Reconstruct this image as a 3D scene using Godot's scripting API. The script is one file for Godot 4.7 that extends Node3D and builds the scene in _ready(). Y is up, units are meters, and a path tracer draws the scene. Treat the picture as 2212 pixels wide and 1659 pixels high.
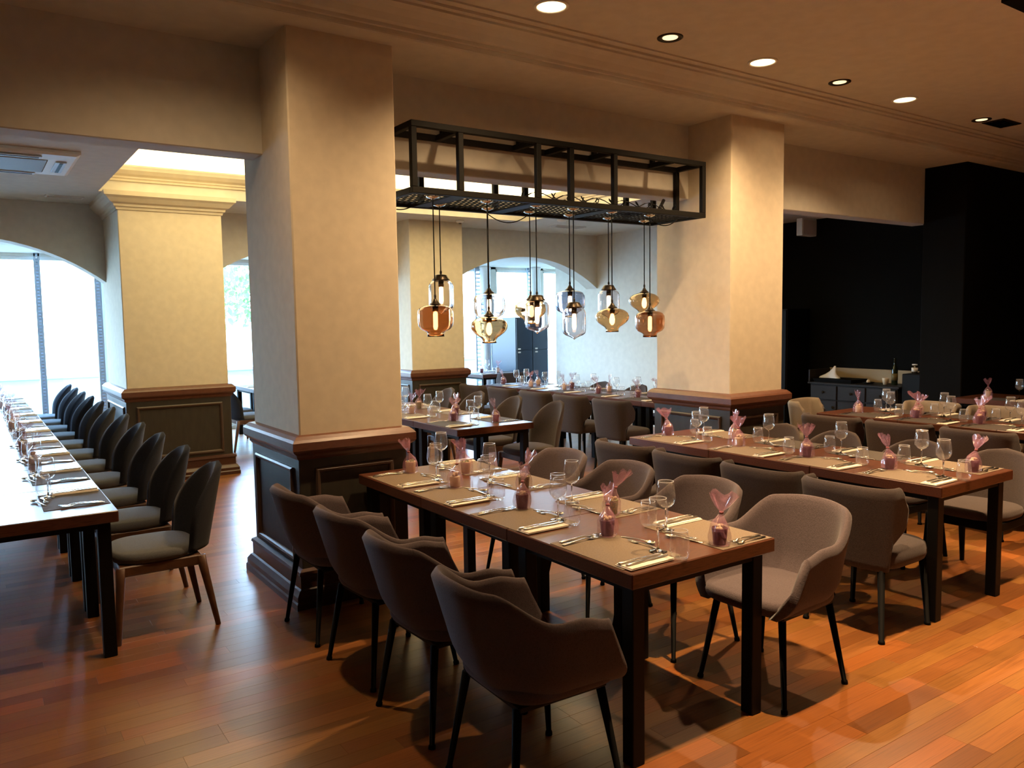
extends Node3D

# ------------------------------------------------------------------ names
var used := {}
var M := {}
var rng := RandomNumberGenerator.new()
const ORD := ["first", "second", "third", "fourth", "fifth", "sixth", "seventh", "eighth", "ninth", "tenth", "eleventh", "twelfth"]

func numbered(called: String) -> String:
	var n: int = used.get(called, 0)
	used[called] = n + 1
	return called if n == 0 else "%s_%03d" % [called, n]

func tag(o: Node, label: String, category := "", group := "", kind := "") -> Node:
	if label: o.set_meta("label", label)
	if category: o.set_meta("category", category)
	if group: o.set_meta("group", group)
	if kind: o.set_meta("kind", kind)
	return o

func root(called: String, at := Vector3.ZERO, turn := 0.0) -> Node3D:
	var o := Node3D.new()
	o.name = numbered(called)
	add_child(o, true)
	o.position = at
	o.rotation.y = turn
	return o

func loose(called: String) -> Node3D:
	var o := Node3D.new()
	o.name = called
	return o

func put(called: String, mesh: Mesh, mat: Material, parent: Node = null, at := Vector3.ZERO) -> MeshInstance3D:
	var o := MeshInstance3D.new()
	o.mesh = mesh
	o.material_override = mat
	o.position = at
	o.cast_shadow = GeometryInstance3D.SHADOW_CASTING_SETTING_ON
	if parent == null:
		o.name = numbered(called)
		add_child(o, true)
	else:
		o.name = called
		parent.add_child(o, true)
	return o

func struct_mesh(called: String, mesh: Mesh, mat: Material) -> MeshInstance3D:
	var o := put(called, mesh, mat)
	o.set_meta("kind", "structure")
	return o

func copy_of(proto: Node3D, at: Vector3, turn := 0.0) -> Node3D:
	var c: Node3D = proto.duplicate()
	c.name = numbered(String(proto.name))
	add_child(c, true)
	c.position = at
	c.rotation.y = turn
	return c

# ------------------------------------------------------------------ shapes
func ST(smooth := -1) -> SurfaceTool:
	var st := SurfaceTool.new()
	st.begin(Mesh.PRIMITIVE_TRIANGLES)
	st.set_smooth_group(smooth)
	return st

func done(st: SurfaceTool) -> ArrayMesh:
	st.generate_normals()
	return st.commit()

# triangles, turned outwards by their signed volume when they enclose something
func emit(st: SurfaceTool, t: PackedVector3Array, solid := true) -> void:
	var vol := 0.0
	if solid:
		var mid := Vector3.ZERO
		for p in t: mid += p
		mid /= maxf(1.0, t.size())
		for i in range(0, t.size(), 3):
			vol += (t[i] - mid).dot((t[i + 1] - mid).cross(t[i + 2] - mid))
	for i in range(0, t.size(), 3):
		var a := t[i]
		var b := t[i + 1]
		var c := t[i + 2]
		if (b - a).cross(c - a).length_squared() < 1e-16: continue
		if vol >= 0.0:
			st.add_vertex(a); st.add_vertex(c); st.add_vertex(b)
		else:
			st.add_vertex(a); st.add_vertex(b); st.add_vertex(c)

func loft(st: SurfaceTool, rings: Array, caps := true, wrap := false, solid := true, ring_closed := true) -> void:
	var t := PackedVector3Array()
	var n: int = rings[0].size()
	var m := rings.size()
	for i in (m if wrap else m - 1):
		var r: PackedVector3Array = rings[i]
		var s: PackedVector3Array = rings[(i + 1) % m]
		for j in (n if ring_closed else n - 1):
			var k := (j + 1) % n
			t.append_array([r[j], r[k], s[k], r[j], s[k], s[j]])
	if caps and not wrap:
		for e in [0, m - 1]:
			var r: PackedVector3Array = rings[e]
			var mid := Vector3.ZERO
			for p in r: mid += p
			mid /= n
			for j in n:
				var k := (j + 1) % n
				if e == 0: t.append_array([mid, r[k], r[j]])
				else: t.append_array([mid, r[j], r[k]])
	emit(st, t, solid)

func circle(c: Vector3, r: float, n: int, axis := Vector3.UP) -> PackedVector3Array:
	var out := PackedVector3Array()
	var x := axis.cross(Vector3.RIGHT if absf(axis.x) < 0.8 else Vector3.BACK).normalized()
	var y := axis.cross(x).normalized()
	for i in n:
		var a := TAU * i / n
		out.append(c + (x * cos(a) + y * sin(a)) * r)
	return out

func tube(st: SurfaceTool, pts: Array, radii: Array, n := 10) -> void:
	var rings := []
	for i in pts.size():
		var d: Vector3 = (pts[mini(i + 1, pts.size() - 1)] - pts[maxi(i - 1, 0)]).normalized()
		rings.append(circle(pts[i], radii[i] if radii.size() > 1 else radii[0], n, d))
	loft(st, rings)

func lathe(st: SurfaceTool, prof: Array, n := 24, closed := false, at := Vector3.ZERO) -> void:
	var rings := []
	for p in prof:
		rings.append(circle(at + Vector3(0, p[1], 0), maxf(p[0], 0.00005), n))
	loft(st, rings, not closed, closed)

func box(st: SurfaceTool, c: Vector3, s: Vector3, b := 0.0, basis := Basis.IDENTITY) -> void:
	var h := s / 2
	var rings := []
	var lv := [[-h.y, b], [-h.y + b, 0.0], [h.y - b, 0.0], [h.y, b]] if b > 0 else [[-h.y, 0.0], [h.y, 0.0]]
	for l in lv:
		var r := PackedVector3Array()
		var i: float = l[1]
		var pts := [[h.x - i, -h.z + b], [h.x - i, h.z - b], [h.x - b, h.z - i], [-h.x + b, h.z - i], [-h.x + i, h.z - b], [-h.x + i, -h.z + b], [-h.x + b, -h.z + i], [h.x - b, -h.z + i]] if b > 0 else [[h.x, -h.z], [h.x, h.z], [-h.x, h.z], [-h.x, -h.z]]
		for p in pts: r.append(c + basis * Vector3(p[0], l[0], p[1]))
		rings.append(r)
	loft(st, rings)

func bb(st: SurfaceTool, x0: float, x1: float, y0: float, y1: float, z0: float, z1: float, b := 0.0) -> void:
	box(st, Vector3((x0 + x1) / 2, (y0 + y1) / 2, (z0 + z1) / 2), Vector3(absf(x1 - x0), absf(y1 - y0), absf(z1 - z0)), b)

func box_mesh(s: Vector3, b := 0.0, c := Vector3.ZERO) -> ArrayMesh:
	var st := ST()
	box(st, c, s, b)
	return done(st)

# moulding carried round a rectangle: profile points are [outwards, height]
func surround(st: SurfaceTool, x0: float, x1: float, z0: float, z1: float, prof: Array) -> void:
	var rings := []
	for p in prof:
		var o: float = p[0]
		rings.append(PackedVector3Array([Vector3(x0 - o, p[1], z0 - o), Vector3(x1 + o, p[1], z0 - o), Vector3(x1 + o, p[1], z1 + o), Vector3(x0 - o, p[1], z1 + o)]))
	loft(st, rings)

# outline in x-y drawn out along z
func extrude(st: SurfaceTool, poly: PackedVector2Array, z0: float, z1: float, f = null) -> void:
	var t := PackedVector3Array()
	var P := func(p: Vector2, z: float) -> Vector3: return f.call(p, z) if f != null else Vector3(p.x, p.y, z)
	var n := poly.size()
	for i in n:
		var a := poly[i]
		var b := poly[(i + 1) % n]
		t.append_array([P.call(a, z0), P.call(b, z0), P.call(b, z1), P.call(a, z0), P.call(b, z1), P.call(a, z1)])
	var cw := Geometry2D.is_polygon_clockwise(poly)
	var tri := Geometry2D.triangulate_polygon(poly)
	for i in range(0, tri.size(), 3):
		var a := poly[tri[i]]
		var b := poly[tri[i + 1]]
		var c := poly[tri[i + 2]]
		if ((b - a).cross(c - a) < 0) != cw:
			var k := b; b = c; c = k
		t.append_array([P.call(a, z1), P.call(b, z1), P.call(c, z1), P.call(a, z0), P.call(c, z0), P.call(b, z0)])
	emit(st, t)

# ------------------------------------------------------------------ materials
func noise_tex(freq: float, cols: Array, size := 256, kind := FastNoiseLite.TYPE_SIMPLEX_SMOOTH, oct := 4, sd := 1, bump := false) -> NoiseTexture2D:
	var n := FastNoiseLite.new()
	n.noise_type = kind
	n.frequency = freq
	n.fractal_octaves = oct
	n.seed = sd
	var t := NoiseTexture2D.new()
	t.width = size
	t.height = size
	t.seamless = true
	t.noise = n
	if cols.size():
		var g := Gradient.new()
		var offs := PackedFloat32Array()
		var cs := PackedColorArray()
		for i in cols.size():
			offs.append(float(i) / (cols.size() - 1))
			cs.append(cols[i])
		g.offsets = offs
		g.colors = cs
		t.color_ramp = g
	if bump:
		t.as_normal_map = true
		t.bump_strength = 2.0
	return t

func mat(col: Color, rough := 0.6, metal := 0.0) -> StandardMaterial3D:
	var m := StandardMaterial3D.new()
	m.albedo_color = col
	m.roughness = rough
	m.metallic = metal
	return m

func tex(m: StandardMaterial3D, t: Texture2D, scale: Vector3, offset := Vector3.ZERO) -> StandardMaterial3D:
	m.albedo_texture = t
	m.uv1_triplanar = true
	m.uv1_scale = scale
	m.uv1_offset = offset
	return m

func glass_sheet(col: Color, alpha: float, rough := 0.03) -> StandardMaterial3D:
	var m := mat(Color(col, alpha), rough)
	m.transparency = BaseMaterial3D.TRANSPARENCY_ALPHA
	return m

func solid_glass(col: Color) -> StandardMaterial3D:
	var m := mat(Color(col, 0.0), 0.0)
	m.refraction_enabled = true
	m.refraction_scale = 0.045
	return m

func glow(col: Color, e: float) -> StandardMaterial3D:
	var m := mat(Color(0.9, 0.88, 0.82), 0.5)
	m.emission_enabled = true
	m.emission = col
	m.emission_energy_multiplier = e
	return m

func fabric(a: Color, b: Color, sheen := 0.25) -> StandardMaterial3D:
	var m := tex(mat(Color.WHITE, 0.95), noise_tex(0.09, [a, b, a.lerp(b, 0.4)], 256, FastNoiseLite.TYPE_SIMPLEX, 3, 5), Vector3(3.2, 3.2, 3.2))
	m.normal_enabled = true
	m.normal_texture = weave
	m.normal_scale = 0.5
	m.metallic_specular = 0.2
	m.rim_enabled = true
	m.rim = sheen
	m.rim_tint = 0.6
	return m

var weave: NoiseTexture2D

func make_materials() -> void:
	weave = noise_tex(0.35, [], 256, FastNoiseLite.TYPE_CELLULAR, 2, 9, true)
	var plaster := noise_tex(0.05, [Color(0.95, 0.95, 0.95), Color.WHITE], 256, FastNoiseLite.TYPE_SIMPLEX_SMOOTH, 4, 2)
	M.cream = tex(mat(Color("#e2d6be"), 0.85), plaster, Vector3.ONE * 0.7)
	M.wall = tex(mat(Color("#dedace"), 0.88), plaster, Vector3.ONE * 0.6)
	M.ceil = tex(mat(Color("#d8d3c6"), 0.9), plaster, Vector3.ONE * 0.5)
	M.white = mat(Color("#e6e6e2"), 0.5)
	M.black_wall = tex(mat(Color("#0b0a09"), 0.85), plaster, Vector3.ONE * 0.8)
	M.black_wall.metallic_specular = 0.25
	var panel_n := noise_tex(0.06, [Color("#34322c"), Color("#403d36")], 256, FastNoiseLite.TYPE_SIMPLEX_SMOOTH, 4, 3)
	M.panel = tex(mat(Color(0.9, 0.86, 0.8), 0.55), panel_n, Vector3(1, 0.25, 1))
	var rail_n := noise_tex(0.05, [Color("#4a2c20"), Color("#6a4331"), Color("#573527")], 256, FastNoiseLite.TYPE_SIMPLEX_SMOOTH, 4, 4)
	M.rail = tex(mat(Color.WHITE, 0.33), rail_n, Vector3(0.7, 6, 0.7))
	M.base = tex(mat(Color(0.72, 0.7, 0.7), 0.36), rail_n, Vector3(0.7, 6, 0.7), Vector3(0.3, 0.1, 0.2))
	M.metal_black = mat(Color("#0c0b0a"), 0.55)
	M.metal_black.metallic_specular = 0.3
	M.rack = mat(Color("#12110f"), 0.6)
	M.rack.metallic_specular = 0.3
	M.steel = mat(Color("#d8d4cc"), 0.17, 1.0)
	var wood_n := noise_tex(0.045, [Color("#341c13"), Color("#522f20"), Color("#5f3827"), Color("#43261a")], 512, FastNoiseLite.TYPE_SIMPLEX_SMOOTH, 5, 11)
	M.table = tex(mat(Color.WHITE, 0.30), wood_n, Vector3(0.5, 4, 5))
	M.table_edge = M.table
	var plank_n := noise_tex(0.05, [Color("#724826"), Color("#8e592b"), Color("#9b6331"), Color("#825229")], 512, FastNoiseLite.TYPE_SIMPLEX_SMOOTH, 5, 21)
	M.planks = []
	var tints := [Color(1, 1, 1), Color(0.9, 0.87, 0.84), Color(1.0, 0.93, 0.86), Color(0.8, 0.76, 0.72), Color(0.96, 1.0, 0.95), Color(0.88, 0.9, 0.86)]
	for i in tints.size():
		var p := tex(mat(tints[i], 0.3), plank_n, Vector3(0.09, 2.2, 4.5), Vector3(0.17 * i, 0.4 * i, 0.31 * i))
		p.metallic_specular = 0.68
		M.planks.append(p)
	M.subfloor = mat(Color("#1d0f08"), 0.8)
	M.taupe = fabric(Color("#4a4042"), Color("#5e5355"))
	M.taupe_dark = fabric(Color("#352d2c"), Color("#463d3b"))
	M.brown = fabric(Color("#3e3533"), Color("#4e4441"))
	M.dark = fabric(Color("#1d1f25"), Color("#292b33"), 0.3)
	M.seat_grey = fabric(Color("#56595b"), Color("#686a6b"))
	M.sand = fabric(Color("#7a6d5e"), Color("#8f8171"))
	M.leg = mat(Color("#0a0909"), 0.65)
	M.leg.metallic_specular = 0.2
	M.walnut = tex(mat(Color.WHITE, 0.42), noise_tex(0.05, [Color("#4a3122"), Color("#694730")], 256, FastNoiseLite.TYPE_SIMPLEX_SMOOTH, 4, 7), Vector3(1, 1, 1))
	M.kraft = tex(mat(Color.WHITE, 0.8), noise_tex(0.1, [Color("#6c5c4b"), Color("#796956")], 256, FastNoiseLite.TYPE_SIMPLEX, 3, 8), Vector3.ONE * 3)
	M.mat_dark = tex(mat(Color.WHITE, 0.75), noise_tex(0.1, [Color("#3c332d"), Color("#4a4038")], 256, FastNoiseLite.TYPE_SIMPLEX, 3, 8), Vector3.ONE * 3)
	M.napkin = tex(mat(Color.WHITE, 0.9), noise_tex(0.2, [Color("#e9dfcf"), Color("#f5ecdd")], 128, FastNoiseLite.TYPE_SIMPLEX, 3, 12), Vector3.ONE * 6)
	M.clear = glass_sheet(Color(0.92, 0.93, 0.95), 0.03, 0.02)
	M.stem = solid_glass(Color("#fafafa"))
	M.glass_edge = glass_sheet(Color(0.95, 0.95, 0.97), 0.4, 0.05)
	M.pane = glass_sheet(Color(0.85, 0.92, 0.95), 0.04, 0.0)
	M.cello = glass_sheet(Color("#dd9cb8"), 0.2, 0.1)
	M.tie = mat(Color("#8f4a50"), 0.6)
	M.maroon = mat(Color("#4d1a24"), 0.35)
	M.creamy = mat(Color("#dcc4a4"), 0.6)
	M.teal = tex(mat(Color.WHITE, 0.5), noise_tex(0.12, [Color("#2f5a5c"), Color("#7f8a4c"), Color("#b59a5a")], 128, FastNoiseLite.TYPE_CELLULAR, 2, 6), Vector3.ONE * 9)
	M.purple = mat(Color("#4a2038"), 0.35)
	M.amber = solid_glass(Color("#d6ab8a"))
	M.honey = solid_glass(Color("#e8c8a0"))
	M.clear_shade = solid_glass(Color("#f4f2f4"))
	M.smoke = solid_glass(Color("#c9cedb"))
	M.bulb = glow(Color(1.0, 0.78, 0.56), 9.0)
	M.lamp = glow(Color(1.0, 0.86, 0.62), 5.0)
	M.lamp_dim = glow(Color(1.0, 0.86, 0.66), 1.6)
	M.skylight = glow(Color(1.0, 0.90, 0.68), 3.0)
	M.brass = mat(Color("#3a332a"), 0.35, 0.8)
	M.cab_blue = mat(Color("#1c2c40"), 0.3)
	M.outside_wall = mat(Color("#cfd6d4"), 0.8)
	M.ground = mat(Color("#8f948c"), 0.9)
	M.leaf = mat(Color("#4f7a3f"), 0.6)
	M.leaf.backlight_enabled = true
	M.leaf.backlight = Color(0.3, 0.45, 0.15)
	M.bark = mat(Color("#5a4a3a"), 0.9)

# ------------------------------------------------------------------ camera, sky, lamps
func _ready() -> void:
	rng.seed = 7
	var cam := Camera3D.new()
	cam.name = "camera"
	cam.fov = 51.5373
	cam.near = 0.05
	cam.far = 200.0
	add_child(cam)
	var yaw := 0.600321327
	var pitch := 0.0792922971
	var roll := -0.0153072962
	var f := Vector3(sin(yaw) * cos(pitch), -sin(pitch), -cos(yaw) * cos(pitch))
	var r := Vector3(cos(yaw), 0, sin(yaw))
	var u := r.cross(f)
	cam.transform = Transform3D(Basis(r * cos(roll) + u * sin(roll), u * cos(roll) - r * sin(roll), -f), Vector3(0, 1.66, 0))
	cam.current = true

	var we := WorldEnvironment.new()
	we.name = "environment"
	var e := Environment.new()
	var sky := Sky.new()
	var psm := ProceduralSkyMaterial.new()
	psm.sky_top_color = Color(0.55, 0.76, 1.0)
	psm.sky_horizon_color = Color(0.78, 0.91, 1.0)
	psm.ground_horizon_color = Color(0.80, 0.88, 0.90)
	psm.ground_bottom_color = Color(0.5, 0.55, 0.55)
	psm.sky_energy_multiplier = 4.4
	psm.ground_energy_multiplier = 3.0
	psm.sky_curve = 0.3
	sky.sky_material = psm
	e.sky = sky
	e.background_mode = Environment.BG_SKY
	e.tonemap_mode = Environment.TONE_MAPPER_LINEAR
	e.tonemap_exposure = 1.0
	e.sdfgi_enabled = true
	e.ssao_enabled = true
	e.ssil_enabled = true
	we.environment = e
	add_child(we)

	var sun := DirectionalLight3D.new()
	sun.name = "sun"
	sun.rotation = Vector3(deg_to_rad(-58), deg_to_rad(-14), 0)
	sun.light_energy = 4.0
	sun.light_color = Color(1.0, 0.97, 0.9)
	sun.light_angular_distance = 0.6
	sun.shadow_enabled = true
	add_child(sun)

	make_materials()
	build_floor()
	build_room()
	build_gallery()
	build_ceiling_fittings()
	build_pillars()
	build_rack()
	build_furniture()
	build_sideboard()
	for p in protos.values(): p.free()

const SPOT_COL := Color(1.0, 0.83, 0.62)

# ------------------------------------------------------------------ floor of separate planks
func build_floor() -> void:
	var st := ST()
	bb(st, -6, 13, -0.25, -0.014, -13.2, 4)
	var fl := struct_mesh("floor", done(st), M.subfloor)
	tag(fl, "orange-brown hardwood plank floor of the dining room", "", "", "structure")
	var lens := [0.6, 0.9, 1.25]
	var wid := 0.09
	var meshes := []
	for L in lens: meshes.append(box_mesh(Vector3(L - 0.0006, 0.014, wid - 0.0006), 0.0004))
	var cam := get_node("camera") as Camera3D
	var all := []
	var inv := cam.transform.affine_inverse()
	var z := 3.9
	while z > -13.1:
		var x := -6.0 + rng.randf() * -1.2
		while x < 12.6:
			var k := rng.randi() % 3
			var c := Vector3(x + lens[k] / 2, -0.007, z)
			var q := inv * c
			var seen := q.z < -0.8 and absf(q.x) < 0.70 * -q.z and absf(q.y) < 0.52 * -q.z
			all.append([(-q.z if seen else 1000.0 + absf(q.z)), c, k, rng.randi() % 6])
			x += lens[k]
		z -= wid
	all.sort_custom(func(a, b): return a[0] < b[0])
	for i in mini(300, all.size()):
		var a = all[i]
		put("plank", meshes[a[2]], M.planks[a[3]], fl, a[1])
	var sts := []
	for i in 6: sts.append(ST())
	for i in range(300, all.size()):
		var a = all[i]
		if a[1].x + lens[a[2]] / 2 > 13.0 or a[1].x - lens[a[2]] / 2 < -6.0: continue
		var b = a[1]
		box(sts[a[3]], b, Vector3(lens[a[2]] - 0.0006, 0.014, wid - 0.0006))
	var am := ArrayMesh.new()
	for i in 6:
		sts[i].generate_normals()
		sts[i].commit(am)
		am.surface_set_material(i, M.planks[i])
	var o := MeshInstance3D.new()
	o.name = "distant_planks"
	o.mesh = am
	fl.add_child(o, true)
	o.set_meta("kind", "stuff")

# ------------------------------------------------------------------ room shell
func build_room() -> void:
	var st := ST()
	bb(st, -6.2, 13.2, 3.5, 3.7, -4.30, 4.2)
	struct_mesh("ceiling", done(st), M.ceil)
	st = ST()
	bb(st, -6.2, 13.2, 3.33, 3.7, -5.36, -4.30)
	struct_mesh("ceiling", done(st), M.ceil)
	# stepped cornice between the soffit and the higher ceiling
	st = ST()
	var pr := PackedVector2Array([Vector2(-4.305, 3.31), Vector2(-4.40, 3.31), Vector2(-4.40, 3.332), Vector2(-4.375, 3.332), Vector2(-4.375, 3.33)])
	pr = PackedVector2Array([Vector2(-4.42, 3.335), Vector2(-4.42, 3.318), Vector2(-4.315, 3.318), Vector2(-4.305, 3.326), Vector2(-4.305, 3.352), Vector2(-4.285, 3.356), Vector2(-4.283, 3.375), Vector2(-4.262, 3.385), Vector2(-4.235, 3.415), Vector2(-4.195, 3.44), Vector2(-4.15, 3.452), Vector2(-4.15, 3.466), Vector2(-4.12, 3.470), Vector2(-4.12, 3.486), Vector2(-4.07, 3.489), Vector2(-4.07, 3.505), Vector2(-4.32, 3.505), Vector2(-4.32, 3.335)])
	extrude(st, pr, -6.1, 13.1, func(p: Vector2, z: float) -> Vector3: return Vector3(z, p.y, p.x))
	struct_mesh("trim_1", done(st), M.ceil)
	# beam
	st = ST()
	bb(st, -6.2, 9.3, 2.70, 3.34, -5.17, -4.97, 0.006)
	struct_mesh("beam", done(st), M.wall)
	# outer walls
	st = ST(); bb(st, -6.4, -6.0, -0.2, 3.7, -13.2, 4.2); struct_mesh("wall_left", done(st), M.wall)
	st = ST(); bb(st, -6.2, 13.4, -0.2, 3.7, 4.0, 4.3); struct_mesh("wall_back", done(st), mat(Color("#7d766a"), 0.85))
	st = ST(); bb(st, 13.0, 13.4, -0.2, 3.7, -5.3, 4.2); struct_mesh("wall_right", done(st), M.black_wall)
	# black wall block at the end of the beam
	st = ST(); bb(st, 9.2, 13.2, -0.02, 3.34, -4.98, -4.5, 0.008); struct_mesh("wall_black_front", done(st), M.black_wall)
	st = ST(); bb(st, 10.05, 10.3, -0.02, 3.3, -8.4, -4.9); struct_mesh("wall_black_side", done(st), M.black_wall)
	st = ST(); bb(st, 8.85, 10.3, -0.02, 3.3, -8.45, -8.2); struct_mesh("wall_black_return", done(st), M.black_wall)
	st = ST(); bb(st, 8.65, 8.86, -0.02, 3.3, -11.23, -8.1, 0.004); struct_mesh("wall_pale", done(st), M.wall)
	# low ceiling of the rear room with its coffer
	st = ST()
	bb(st, -6.2, 1.19, 3.03, 3.42, -10.4, -5.16)
	bb(st, 6.5, 10.3, 3.03, 3.42, -10.4, -5.16)
	bb(st, 1.19, 6.5, 3.03, 3.42, -10.4, -9.09)
	bb(st, 1.19, 6.5, 3.03, 3.42, -6.1, -5.16)
	struct_mesh("ceiling", done(st), M.ceil)
	st = ST()
	var rings := []
	for p in [[0.012, 3.15], [-0.02, 3.15], [-0.024, 3.172], [-0.04, 3.178], [-0.044, 3.195], [-0.075, 3.215], [-0.105, 3.25], [-0.115, 3.285], [-0.115, 3.30], [0.012, 3.30]]:
		var o: float = p[0]
		rings.append(PackedVector3Array([Vector3(1.19 - o, p[1], -9.09 - o), Vector3(6.5 + o, p[1], -9.09 - o), Vector3(6.5 + o, p[1], -6.1 + o), Vector3(1.19 - o, p[1], -6.1 + o)]))
	loft(st, rings, false, true)
	struct_mesh("trim_2", done(st), M.cream)
	# arched wall
	var poly := PackedVector2Array([Vector2(-6.2, 0), Vector2(-1.4, 0)])
	var arches := [[-1.4, 1.36], [2.38, 4.96], [5.78, 8.66]]
	for a in arches:
		var half: float = (a[1] - a[0]) / 2
		var cx: float = (a[1] + a[0]) / 2
		var R := (half * half + 0.48 * 0.48) / 0.96
		var a0 := asin(half / R)
		for i in 25:
			var an := lerpf(-a0, a0, i / 24.0)
			poly.append(Vector2(cx + R * sin(an), 2.16 + 0.48 - R + R * cos(an)))
		poly.append(Vector2(a[1], 0))
		if a[1] < 8: poly.append(Vector2(arches[arches.find(a) + 1][0], 0))
	poly.append_array([Vector2(8.70, 0), Vector2(8.70, 3.05), Vector2(-6.2, 3.05)])
	st = ST()
	extrude(st, poly, -10.38, -10.1)
	struct_mesh("wall_arched", done(st), M.wall)
	# black edge of a bulkhead in the ceiling
	st = ST()
	bb(st, 5.14, 8.5, 3.482, 3.52, -2.35, -2.1)
	struct_mesh("trim_3", done(st), M.black_wall)

func window_unit(n: int, x0: float, x1: float) -> void:
	var w := root("window_%d" % n)
	w.set_meta("kind", "structure")
	var st := ST()
	for x in [x0 + 0.025, x1 - 0.025]: bb(st, x - 0.025, x + 0.025, 0.05, 2.66, -13.12, -13.04, 0.004)
	bb(st, x0, x1, 2.61, 2.66, -13.12, -13.04, 0.004)
	bb(st, x0, x1, 0.05, 0.11, -13.12, -13.04, 0.004)
	put("window_frame", done(st), M.white, w)
	put("pane", box_mesh(Vector3(x1 - x0 - 0.1, 2.5, 0.006)), M.pane, w, Vector3((x0 + x1) / 2, 1.36, -13.08))

func louvre_stack(x: float, y0: float, y1: float, label: String, hw := 0.06) -> void:
	var l := root("louvred_shutter", Vector3(x, 0, -12.93))
	tag(l, label, "shutter", "narrow louvred shutters at the bay windows")
	var st := ST()
	for sx in [-hw, hw]: bb(st, sx - 0.012, sx + 0.012, y0, y1, -0.02, 0.02)
	bb(st, -hw - 0.01, hw + 0.01, y1 - 0.04, y1, -0.02, 0.02)
	bb(st, -hw - 0.01, hw + 0.01, y0, y0 + 0.04, -0.02, 0.02)
	put("shutter_frame", done(st), M.cab_light, l)
	var sl := box_mesh(Vector3(hw * 2 - 0.015, 0.03 if hw < 0.04 else 0.008, 0.05), 0.0, Vector3.ZERO)
	var y := y0 + 0.08
	while y < y1 - 0.06:
		var o := put("slat", sl, M.cab_light, l, Vector3(0, y, 0))
		o.rotation.x = 0.5
		y += 0.075 if hw > 0.04 else 0.045

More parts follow.
